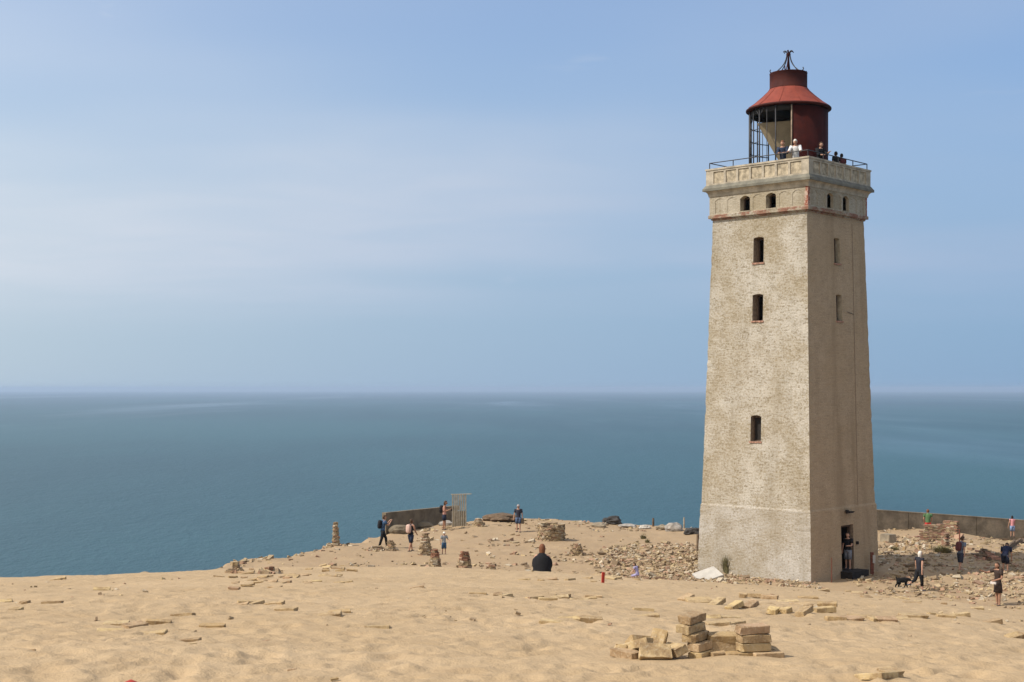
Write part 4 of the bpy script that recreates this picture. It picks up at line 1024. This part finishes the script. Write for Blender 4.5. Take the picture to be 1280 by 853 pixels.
def ellipsoid(b, c, rad, rot, nu=14, nv=10, fn=None, mi=0, v0=0.0, v1=1.0):
    vv = []; ff = []
    for i in range(nv + 1):
        th = math.pi * (v0 + (v1 - v0) * i / nv)
        for k in range(nu):
            ph = 2 * math.pi * k / nu; p = Vector((math.sin(th) * math.cos(ph), math.sin(th) * math.sin(ph), math.cos(th)))
            q = Vector((p.x * rad[0], p.y * rad[1], p.z * rad[2]))
            if fn: q = fn(p, q)
            vv.append(rot @ q + c)
    for i in range(nv):
        for k in range(nu): ff.append((i * nu + k, (i + 1) * nu + k, (i + 1) * nu + (k + 1) % nu, i * nu + (k + 1) % nu))
    b.add(vv, ff, None, mi)
def person(loc, face, H, label, group=None, legs=((6, 8), (-8, 4)), arms=((5, 8, 15, 4), (-6, 8, 10, 4)), lean=2, head=(0, 0), skin=SKIN, hair='brown', hairlen=0, hat=None,
           top=(.1, .1, .1), loose=False, sleeve=.55, bottom=(.03, .03, .035), leglen=.45, dress=False, shoes=(.05, .04, .04), pack=None, bag=None, seat=False, torso_skin=False, cap_peak=True):
    """face = heading in degrees the person looks towards (0 = +x, 90 = away from the viewer); body local: looks along -Y"""
    root = empty('person', loc, R(face + 90)); tag(root, label, 'person', group)
    hipz = .50 * H; ups = Matrix.Rotation(R(lean), 3, 'X')       # leaning forward = towards -Y
    pel = Vector((0, 0, hipz)); up = lambda x, y, z: pel + ups @ Vector((x * H, y * H, z * H))
    J = {'pel': pel, 'waist': up(0, .004, .10), 'chest': up(0, .006, .215), 'top': up(0, .004, .305), 'neck': up(0, -.004, .345), 'nk2': up(0, -.010, .375)}
    hc = up(0, -.014 - .02 * math.sin(R(head[0])), .425)
    for s, n in ((1, 'l'), (-1, 'r')):
        J['sh' + n] = up(s * .108, .004, .305)
        ua, uo, fa, fo = arms[0 if s == 1 else 1]
        J['el' + n] = J['sh' + n] + (ups @ limb(ua, uo, s)) * .172 * H
        J['wr' + n] = J['el' + n] + (ups @ limb(fa, fo, s)) * .150 * H
        J['pa' + n] = J['wr' + n] + (J['wr' + n] - J['el' + n]).normalized() * .045 * H
        J['hip' + n] = pel + Vector((s * .050 * H, 0, -.015 * H))
        th, kn = legs[0 if s == 1 else 1][:2]; so = legs[0 if s == 1 else 1][2] if len(legs[0]) > 2 else 2
        J['kn' + n] = J['hip' + n] + limb(th, so, s) * .235 * H
        J['an' + n] = J['kn' + n] + limb(th - kn, so * .5, s) * .235 * H
        J['toe' + n] = J['an' + n] + Vector((s * .012 * H, -.085 * H, -.028 * H)) if not seat else J['an' + n] + Vector((0, -.05 * H, .02 * H))
    low = min(J['anl'].z, J['anr'].z) - .038 * H
    if seat: low = pel.z - .075 * H
    for k in J: J[k] = J[k] - Vector((0, 0, low))
    hc = hc - Vector((0, 0, low)); pel = J['pel']
    V = []; E_ = []; RD = []; idx = {}
    def nv_(k, p, r): idx[k] = len(V); V.append(p); RD.append((r[0] * H, r[1] * H) if isinstance(r, tuple) else r * H)
    for k, r in (('pel', (.078, .058)), ('waist', (.068, .050)), ('chest', (.082, .058)), ('top', (.055, .042)), ('neck', .030), ('nk2', .029)): nv_(k, J[k], r)
    for a, c in (('pel', 'waist'), ('waist', 'chest'), ('chest', 'top'), ('top', 'neck'), ('neck', 'nk2')): E_.append((idx[a], idx[c]))
    for n in 'lr':
        for k, r in (('sh', .034), ('el', .025), ('wr', .017), ('pa', (.014, .022)), ('hip', .052), ('kn', .034), ('an', .021), ('toe', (.020, .015))): nv_(k + n, J[k + n], r)
        for a, c in (('top', 'sh' + n), ('sh' + n, 'el' + n), ('el' + n, 'wr' + n), ('wr' + n, 'pa' + n), ('pel', 'hip' + n), ('hip' + n, 'kn' + n), ('kn' + n, 'an' + n), ('an' + n, 'toe' + n)): E_.append((idx[a], idx[c]))
    roots = {0}
    for s, n in ((1, 'l'), (-1, 'r')):      # five fingers, each a short bent chain rooted in the palm
        d = (J['pa' + n] - J['wr' + n]).normalized(); side = Vector((1, 0, 0)) - d * d.x
        side = side.normalized() if side.length > .1 else Vector((0, 1, 0)); nrm = d.cross(side)
        ln = (.036, .042, .045, .041, .033)
        for k in range(5):
            if k == 0: b0 = J['wr' + n] + d * .015 * H - side * s * .014 * H; dd = (d - side * s * .9).normalized()
            else: b0 = J['pa' + n] - d * .004 * H + side * s * (.019 - .0125 * (4 - k)) * H * 1.0; dd = d
            L = ln[k] * H; p1 = b0 + dd * L * .5; p2 = p1 + (dd * .8 - nrm * .45 * s).normalized() * L * .5
            roots.add(len(V))
            for j, p in enumerate((b0, p1, p2)):
                V.append(p); RD.append((.0062 - .0009 * j) * H)
                if j: E_.append((len(V) - 2, len(V) - 1))
    me = skin_mesh([tuple(v) for v in V], E_, RD, roots, skin, 'body')
    # head joined into the same mesh
    hb = MB(); hr = (.047 * H, .058 * H, .068 * H); rot = ups @ Matrix.Rotation(R(head[1]), 3, 'Z') @ Matrix.Rotation(R(head[0]), 3, 'X')
    def facefn(p, q):
        q = q.copy()
        if p.z < 0: q.x *= 1 - .28 * p.z * p.z; q.y *= 1 - .10 * p.z * p.z
        if p.y < -.75 and abs(p.x) < .3 and -.35 < p.z < .12: q.y -= .014 * H * (1 - abs(p.x) / .3)     # nose
        if p.y < -.6 and .05 < p.z < .3 and .2 < abs(p.x) < .6: q.y += .004 * H                          # eye sockets
        return q
    ellipsoid(hb, hc, hr, rot, 20, 14, facefn)
    for s in (1, -1):
        ellipsoid(hb, hc + rot @ Vector((s * hr[0] * 1.0, .004 * H, -.006 * H)), (.007 * H, .012 * H, .019 * H), rot, 8, 6)
        ellipsoid(hb, hc + rot @ Vector((s * .019 * H, -hr[1] * .90, .008 * H)), (.007 * H, .004 * H, .004 * H), rot, 6, 4, None, 1)
    ellipsoid(hb, hc + rot @ Vector((0, -hr[1] * .88, -.036 * H)), (.014 * H, .005 * H, .004 * H), rot, 8, 4, None, 2)
    hm = hb.mesh('head', [skin, cloth((.01, .01, .012), 'eye', .3), cloth((.30, .10, .08), 'lips', .6)], True)
    bm = bmesh.new(); bm.from_mesh(me); bm.from_mesh(hm); me2 = bpy.data.meshes.new('body'); bm.to_mesh(me2); bm.free(); bpy.data.meshes.remove(hm); bpy.data.meshes.remove(me)
    for m_ in (skin, cloth((.01, .01, .012), 'eye', .3), cloth((.30, .10, .08), 'lips', .6)): me2.materials.append(m_)
    me2.polygons.foreach_set('use_smooth', [True] * len(me2.polygons))
    bo = bpy.data.objects.new('body', me2); COL.objects.link(bo); bo.parent = root
    X = ups @ Vector((1, 0, 0)); lo = lambda a, c, t: J[a].lerp(J[c], t)
    # top
    if top:
        b = MB(); rg = [(lo('pel', 'waist', -.05), (.088, .070)), (lo('pel', 'waist', .5), (.083, .066)), (J['waist'], (.080, .063)), (lo('waist', 'chest', .6), (.090, .068)), (J['chest'], (.097, .072)), (lo('chest', 'top', .6), (.112, .066)), (J['top'] + ups @ Vector((0, 0, .0)), (.114, .058)), (J['top'] + ups @ Vector((0, 0, .024 * H)), (.082, .046)), (lo('top', 'neck', .8), (.040, .038))] if sleeve > .1 else [(lo('pel', 'waist', -.05), (.088, .070)), (lo('pel', 'waist', .5), (.083, .066)), (J['waist'], (.080, .063)), (lo('waist', 'chest', .6), (.090, .068)), (J['chest'], (.097, .072)), (lo('chest', 'top', .6), (.100, .064)), (J['top'] + ups @ Vector((0, 0, .022 * H)), (.080, .046)), (lo('top', 'neck', .75), (.042, .038))]
        if loose: rg = [(J['pel'], (.150, .12)), (lo('pel', 'waist', .5), (.150, .115)), (J['waist'], (.146, .105)), (lo('waist', 'chest', .6), (.143, .10)), (J['chest'], (.140, .092)), (lo('chest', 'top', .5), (.137, .084)), (lo('chest', 'top', .8), (.128, .078)), (J['top'], (.114, .070)), (J['top'] + ups @ Vector((0, 0, .016 * H)), (.092, .06)), (J['top'] + ups @ Vector((0, 0, .03 * H)), (.064, .05)), (lo('top', 'neck', .9), (.045, .042))]
        b.tube([p for p, r in rg], [(r[0] * H, r[1] * H) for p, r in rg], 16, ref=X)
        if sleeve > 0:
            for n in 'lr':
                e = J['el' + n] if sleeve >= 1 else lo('sh' + n, 'el' + n, sleeve * 1.0); pts = [J['sh' + n] + (J['top'] - J['sh' + n]) * .35, J['sh' + n], lo('sh' + n, 'el' + n, min(.5, sleeve * .6)), e]; rr_ = [.044, .050, .043, .038]
                if loose: pts = [lo('sh' + n, 'el' + n, .25), lo('sh' + n, 'el' + n, .4), lo('sh' + n, 'el' + n, .7), e]; rr_ = [.030, .042, .046, .042]
                if sleeve > 1: pts.append(lo('el' + n, 'wr' + n, sleeve - 1)); rr_.append(.027)
                b.tube(pts, [q * H for q in rr_], 10)
        b.build('dress' if dress else 'top', cloth(top, 'fabric'), root, True)
    # bottom
    b = MB()
    if dress:
        rg = [(lo('pel', 'waist', .3), (.088, .070)), (J['pel'], (.098, .080)), (J['pel'] - Vector((0, 0, .09 * H)), (.106, .085)), (J['pel'] - Vector((0, 0, leglen * .40 * H)), (.112, .090))]
        b.tube([p for p, r in rg], [(r[0] * H, r[1] * H) for p, r in rg], 16, ref=Vector((1, 0, 0))); b.build('skirt', cloth(bottom, 'fabric'), root, True)
    else:
        rg = [(lo('pel', 'waist', .25), (.085, .067)), (J['pel'], (.092, .073)), (J['pel'] - Vector((0, 0, .045 * H)), (.086, .068))]
        b.tube([p for p, r in rg], [(r[0] * H, r[1] * H) for p, r in rg], 14, ref=Vector((1, 0, 0)))
        for n in 'lr':
            pts = [J['hip' + n] + Vector((0, 0, .03 * H)), lo('hip' + n, 'kn' + n, .35)]; rr_ = [.062, .060]
            if leglen <= .5: pts.append(lo('hip' + n, 'kn' + n, leglen * 2)); rr_.append(.056)
            else: pts += [J['kn' + n], lo('kn' + n, 'an' + n, (leglen - .5) * 2)]; rr_ += [.044, .036]
            b.tube(pts, [q * H for q in rr_], 11)
        b.build('trousers' if leglen > .6 else 'shorts', cloth(bottom, 'fabric'), root, True)
    if shoes:
        for n in 'lr':
            b = MB(); a = J['an' + n]; d = (J['toe' + n] - a); d.z = 0; d = d.normalized() if d.length else Vector((0, -1, 0)); z = a.z - .020 * H
            b.tube([Vector((a.x, a.y, z)) - d * .035 * H, Vector((a.x, a.y, z + .004 * H)), Vector((a.x, a.y, z)) + d * .07 * H, Vector((a.x, a.y, z - .006 * H)) + d * .115 * H], [(.022 * H, .015 * H), (.028 * H, .022 * H), (.029 * H, .017 * H), (.016 * H, .010 * H)], 9, ref=Vector((-d.y, d.x, 0)))
            b.build('shoe', cloth(shoes, 'shoe_leather', .7), root, True)
    # hair: a cap over crown and nape, longer where asked
    b = MB()
    def hairfn(p, q):
        q = q.copy()
        if p.y < -.25 and p.z < .55: q *= .80
        if hairlen and p.y > -.1 and p.z < -.2: q.z -= hairlen * H * (-p.z); q.x *= 1 + .2 * hairlen; q.y *= .9
        return q
    ellipsoid(b, hc + rot @ Vector((0, .006 * H, .006 * H)), (hr[0] * 1.12, hr[1] * 1.10, hr[2] * 1.08), rot, 16, 10, hairfn, 0, 0, .72 if not hairlen else .85)
    b.build('hair', cloth(HAIR[hair], 'hair', .7), root, True)
    if hat:
        b = MB(); ellipsoid(b, hc + rot @ Vector((0, .002 * H, .018 * H)), (hr[0] * 1.2, hr[1] * 1.16, hr[2] * .98), rot, 16, 6, None, 0, 0, .5)
        c = hc + rot @ Vector((0, -.045 * H if cap_peak else 0, .020 * H)); ellipsoid(b, c, (hr[0] * (1.1 if cap_peak else 1.6), hr[1] * (1.15 if cap_peak else 1.5), .006 * H), rot, 16, 4)
        b.build('hat', cloth(hat, 'hat_fabric'), root, True)
    if pack:
        b = MB(); c = J['chest'] + ups @ Vector((0, .115 * H, -.015 * H)); ellipsoid(b, c, (.085 * H, .062 * H, .135 * H), ups, 14, 8, lambda p, q: Vector((math.copysign(abs(p.x) ** .6, p.x) * .085 * H, math.copysign(abs(p.y) ** .6, p.y) * .062 * H, math.copysign(abs(p.z) ** .6, p.z) * .135 * H)))
        pk = b.build('backpack', cloth(pack, 'backpack_nylon', .7), root, True)
        b = MB()
        for s in (1, -1): b.tube([J['top'] + ups @ Vector((s * .06 * H, .07 * H, 0)), J['top'] + ups @ Vector((s * .06 * H, .0, .038 * H)), J['chest'] + ups @ Vector((s * .065 * H, -.074 * H, .04 * H)), J['chest'] + ups @ Vector((s * .085 * H, .03 * H, -.1 * H))], .010 * H, 6)
        b.build('strap', cloth(pack, 'backpack_nylon', .7), pk, True)
    if bag:
        b = MB(); c, col, sz = bag; j = J[c]
        b.box(j + Vector((0, -.01 * H, -.05 * H)), (sz[0] * H, sz[1] * H, sz[2] * H), (0, 0, .3), 0, None, .004, rng); b.build('handheld_item', cloth(col, 'item', .6), root)
    return root
def onpx(px, row, sink=.02):
    p = hitpx(px, row); return (p[0], p[1], p[2] - sink)
NAVY = (.018, .024, .045); BLK = (.012, .012, .014)
def hm(px, r0, r1): return (r1 - r0) * hitpx(px, r1)[1] / F
PG = 'visitors on the shelf'; PT = 'visitors on the tower gallery'
person(onpx(478.5, 684), 20, 1.72, 'man in blue shirt and black trousers with a black backpack, hands raised', PG, ((28, 20), (-14, 4)), ((48, 5, 148, -10), (50, 5, 150, -12)), 6, top=(.05, .10, .19), sleeve=.6, bottom=BLK, leglen=.95, pack=BLK, hair='brown')
person(onpx(513.5, 689.5), 55, 1.70, 'man in black vest and dark shorts with a pale pink backpack', PG, ((20, 6), (-18, 6)), ((20, 8, 60, -10), (12, 10, 50, -8)), 3, top=BLK, sleeve=0, bottom=NAVY, leglen=.46, pack=(.50, .34, .28), hair='brown', skin=SKIN_T)
person(onpx(555.5, 662.5), -8, 1.70, 'woman in pink vest and dark shorts looking at a phone, black backpack', PG, ((3, 4), (-3, 3)), ((18, 4, 118, -10), (18, 4, 116, -10)), 3, (18, 0), top=(.46, .25, .20), sleeve=0, bottom=NAVY, leglen=.36, pack=BLK, hair='brown', hairlen=.04, skin=SKIN_T, bag=('pal', (.02, .02, .02), (.02, .04, .08)))
person(onpx(555, 693), -70, 1.14, 'small child in white sun hat, grey shirt and blue shorts by the cairns', PG, ((4, 4), (-4, 4)), ((10, 25, 60, 10), (0, 14, 8, 8)), 2, top=(.27, .29, .31), sleeve=.7, bottom=(.05, .10, .18), leglen=.50, hat=(.66, .62, .55), cap_peak=False)
person(onpx(648, 665), -100, 1.58, 'far walker in dark top and blue shorts with a cap, near the skyline', PG, ((3, 3), (-3, 3)), ((-4, 10, 6, 6), (-2, 14, 10, 10)), 1, top=(.03, .03, .045), sleeve=.6, bottom=(.07, .10, .17), leglen=.40, hat=(.30, .27, .26), bag=('pal', (.10, .075, .05), (.10, .12, .20)), hair='brown')
# seated on the slope beyond the brow
d_ = 33.2; x_ = at(677.5, d_)
person((x_, d_, zrow(687.5, d_) - .735), 86, 1.52, 'person in black seen from behind, sitting just beyond the dune brow', None, ((72, 60, 8), (70, 58, 8)), ((26, 5, 40, -10), (28, 5, 42, -10)), 6, (8, 0), top=BLK, loose=True, sleeve=1.7, bottom=BLK, leglen=.95, hair='red', hairlen=.07, seat=True)
d_ = 50; p_ = hitpx(797, 719)
d_ = 56.0; x_ = at(797, d_)
person((x_, d_, zrow(719.5, d_) - .03), 150, 1.0, 'small child in a lavender dress crouching by the rubble bank', PG, ((78, 95, 10), (74, 92, 10)), ((40, 8, 60, 0), (40, 8, 60, 0)), 16, (10, 0), top=(.33, .30, .48), sleeve=.4, bottom=(.33, .30, .48), leglen=.55, hair='brown', hairlen=.05, seat=True)
person(onpx(1149, 739), 28, 1.66, 'white-haired walker in black vest and cropped trousers beside the dog', None, ((-22, 46), (8, 4)), ((8, 10, 20, 6), (-16, 12, -6, 8)), 3, top=(.022, .022, .03), sleeve=.25, bottom=BLK, leglen=.78, hair='white', hairlen=.05, shoes=(.10, .10, .11))
person(onpx(1200.5, 714.5), 35, 1.62, 'man in grey-blue shirt and dark shorts walking with a bag on his back', PG, ((14, 8), (-14, 8)), ((20, 10, 45, 6), (-10, 10, 5, 6)), 10, (12, 0), top=(.13, .15, .20), sleeve=.6, bottom=(.035, .04, .06), leglen=.5, hair='brown', pack=(.10, .03, .03), shoes=(.10, .11, .08))
person(onpx(1247.5, 757), 205, 1.68, 'woman in short dark brown dress holding a pale clutch', None, ((3, 2), (-4, 3)), ((8, 14, 70, -35), (60, 40, 110, 5)), 2, top=(.045, .030, .024), sleeve=.6, bottom=(.045, .030, .024), leglen=.52, dress=True, hair='brown', hairlen=.05, skin=SKIN_T, bag=('pal', (.55, .50, .46), (.14, .03, .05)))
p_ = hitpx(1256, 716)
person((p_[0], p_[1], p_[2] - .02), 60, 1.62, 'person in navy top bending over the timbers behind the woman in brown', PG, ((32, 30), (20, 25)), ((60, 8, 60, 0), (62, 8, 62, 0)), 52, (10, 0), top=(.018, .022, .05), sleeve=.7, bottom=NAVY, leglen=.5, hair='brown')
d_ = 80.2; x_ = at(1160, d_)
person((x_, d_, zrow(637.5, d_) - 1.64), 80, 1.64, 'person in green top and red shorts behind the brick wall stubs', PG, ((2, 2), (-2, 2)), ((12, 12, 50, -10), (12, 12, 50, -10)), 4, top=(.09, .17, .075), sleeve=.5, bottom=(.36, .03, .025), leglen=.42, hair='red', skin=SKIN)
d_ = 82.6; x_ = at(1265.5, d_)
person((x_, d_, max(gz(x_, d_) - .02, zrow(645, d_) - 1.30)), 95, 1.28, 'dark-haired girl in pink top and pale blue shorts at the long wall', PG, ((3, 3), (-3, 3)), ((6, 16, 20, 6), (8, 12, 40, 0)), 2, top=(.60, .26, .27), sleeve=.2, bottom=(.20, .27, .42), leglen=.46, hair='dark', hairlen=.10)
def tow(lx, ly, z): c, s = math.cos(ANG), math.sin(ANG); return (CX + c * lx - s * ly, CY + s * lx + c * ly, z)
person(tow(.32, -2.92, .262), -125, 1.66, 'man in black shirt and grey shorts standing in the tower doorway', None, ((3, 3), (-3, 3)), ((20, 8, 95, -20), (5, 8, 15, 4)), 2, top=BLK, sleeve=.6, bottom=(.16, .17, .20), leglen=.48, hair='brown')
GF = 17.905
person(tow(-2.02, -.98, GF), -110, 1.74, 'man in dark navy jacket leaning on the gallery parapet', PT, ((6, 4), (-4, 4)), ((40, 6, 95, -25), (40, 6, 95, -25)), 10, (10, 0), top=(.022, .032, .06), sleeve=1.6, bottom=BLK, leglen=.95, hair='red')
person(tow(-1.98, -1.62, GF), -110, 1.72, 'white-haired man in white shirt leaning on the gallery parapet', PT, ((6, 4), (-4, 4)), ((55, 14, 90, 5), (55, 14, 90, 5)), 14, (14, 0), top=(.62, .61, .60), sleeve=1.2, bottom=(.1, .1, .12), leglen=.95, hair='white')
person(tow(-.66, -2.02, GF), -60, 1.72, 'person in black on the gallery in front of the red drum', PT, ((6, 4), (-4, 4)), ((50, 6, 110, -15), (30, 6, 90, -15)), 8, (10, 0), top=BLK, sleeve=1.5, bottom=BLK, leglen=.95, hair='brown')
person(tow(.86, -2.02, GF), 120, 1.50, 'left one of two dark-haired heads behind the shaded parapet', PT, ((4, 4), (-4, 4)), ((6, 8, 15, 4), (6, 8, 15, 4)), 2, top=BLK, sleeve=.6, bottom=BLK, leglen=.9, hair='dark')
person(tow(1.32, -2.04, GF), 100, 1.46, 'right one of two dark-haired heads behind the shaded parapet', PT, ((4, 4), (-4, 4)), ((6, 8, 15, 4), (6, 8, 15, 4)), 2, top=(.10, .03, .03), sleeve=.6, bottom=BLK, leglen=.9, hair='dark')

def dog():
    p = hitpx(1128.5, 735); L = 20 * p[1] / F; root = empty('dog', (p[0], p[1], p[2] - .02), R(-6)); tag(root, 'black shaggy dog walking right with its head low', 'dog')
    k = L / 1.0; V = []; E_ = []; Rr = []
    def v(x, y, z, r): V.append((x * k, y * k, z * k)); r = (r, r) if not isinstance(r, tuple) else r; Rr.append((r[0] * k * 1.45, r[1] * k * 1.45)); return len(V) - 1
    def chain(*ids):
        for a, c in zip(ids[:-1], ids[1:]): E_.append((a, c))
    pel = v(-.30, 0, .52, (.105, .12)); bel = v(-.08, 0, .50, (.11, .115)); che = v(.14, 0, .49, (.125, .15)); sho = v(.22, 0, .52, (.09, .12)); nk = v(.31, 0, .55, .08)
    hd = v(.40, 0, .54, .078); mz = v(.48, 0, .50, .045); ns = v(.525, 0, .485, .032)
    chain(pel, bel, che, sho, nk, hd, mz, ns)
    t1 = v(-.37, 0, .58, .04); t2 = v(-.41, 0, .68, .03); t3 = v(-.39, 0, .74, .02); chain(pel, t1, t2, t3)
    for s in (1, -1):
        f = .06 * s
        a = v(.19 + f * .3, .07 * s, .36, .055); b = v(.19 + f, .075 * s, .20, .036); c = v(.18 + f * 1.7, .075 * s, .05, .028); e = v(.22 + f * 1.7, .075 * s, .02, .03); chain(che, a, b, c, e)
        a = v(-.29, .075 * s, .38, .075); b = v(-.25 - f, .08 * s, .27, .05); c = v(-.36 - f, .08 * s, .16, .03); d = v(-.34 - f * 1.5, .08 * s, .04, .026); e = v(-.30 - f * 1.5, .08 * s, .02, .03); chain(pel, a, b, c, d, e)
    me = skin_mesh(V, E_, Rr, {0}, cloth((.010, .009, .009), 'black_fur', .95), 'body', 2)
    # shaggy coat: push the surface about
    from mathutils import noise as mn
    for q in me.vertices: q.co += q.normal * (.02 * mn.noise(q.co * 16)) * k
    bo = bpy.data.objects.new('body', me); COL.objects.link(bo); bo.parent = root
    for s in (1, -1):
        b = MB(); b.tube([(.38 * k, .055 * s * k, .60 * k), (.385 * k, .095 * s * k, .57 * k), (.39 * k, .10 * s * k, .49 * k)], [(.02 * k, .03 * k), (.014 * k, .04 * k), (.008 * k, .02 * k)], 8); b.build('ear', cloth((.010, .009, .009), 'black_fur', .95), root, True)
dog()
# ------------------------------------------------------------------ haze
def build_haze():
    b = MB(); b.box((0, 0, (SEA_Z - 1 + 26) / 2), (59000, 59000, 26 - (SEA_Z - 1)))
    m = bpy.data.materials.new('sea_haze'); m.use_nodes = True; n = m.node_tree.nodes; n.clear()
    o = n.new('ShaderNodeOutputMaterial'); v = n.new('ShaderNodeVolumePrincipled')
    v.inputs['Color'].default_value = (.55, .70, .90, 1); v.inputs['Density'].default_value = 1 / 12500; v.inputs['Anisotropy'].default_value = .2
    m.node_tree.links.new(v.outputs[0], o.inputs['Volume'])
    tag(b.build('haze', m), 'thin pale sea haze filling the air out to the horizon', 'haze', kind='stuff')
build_haze()
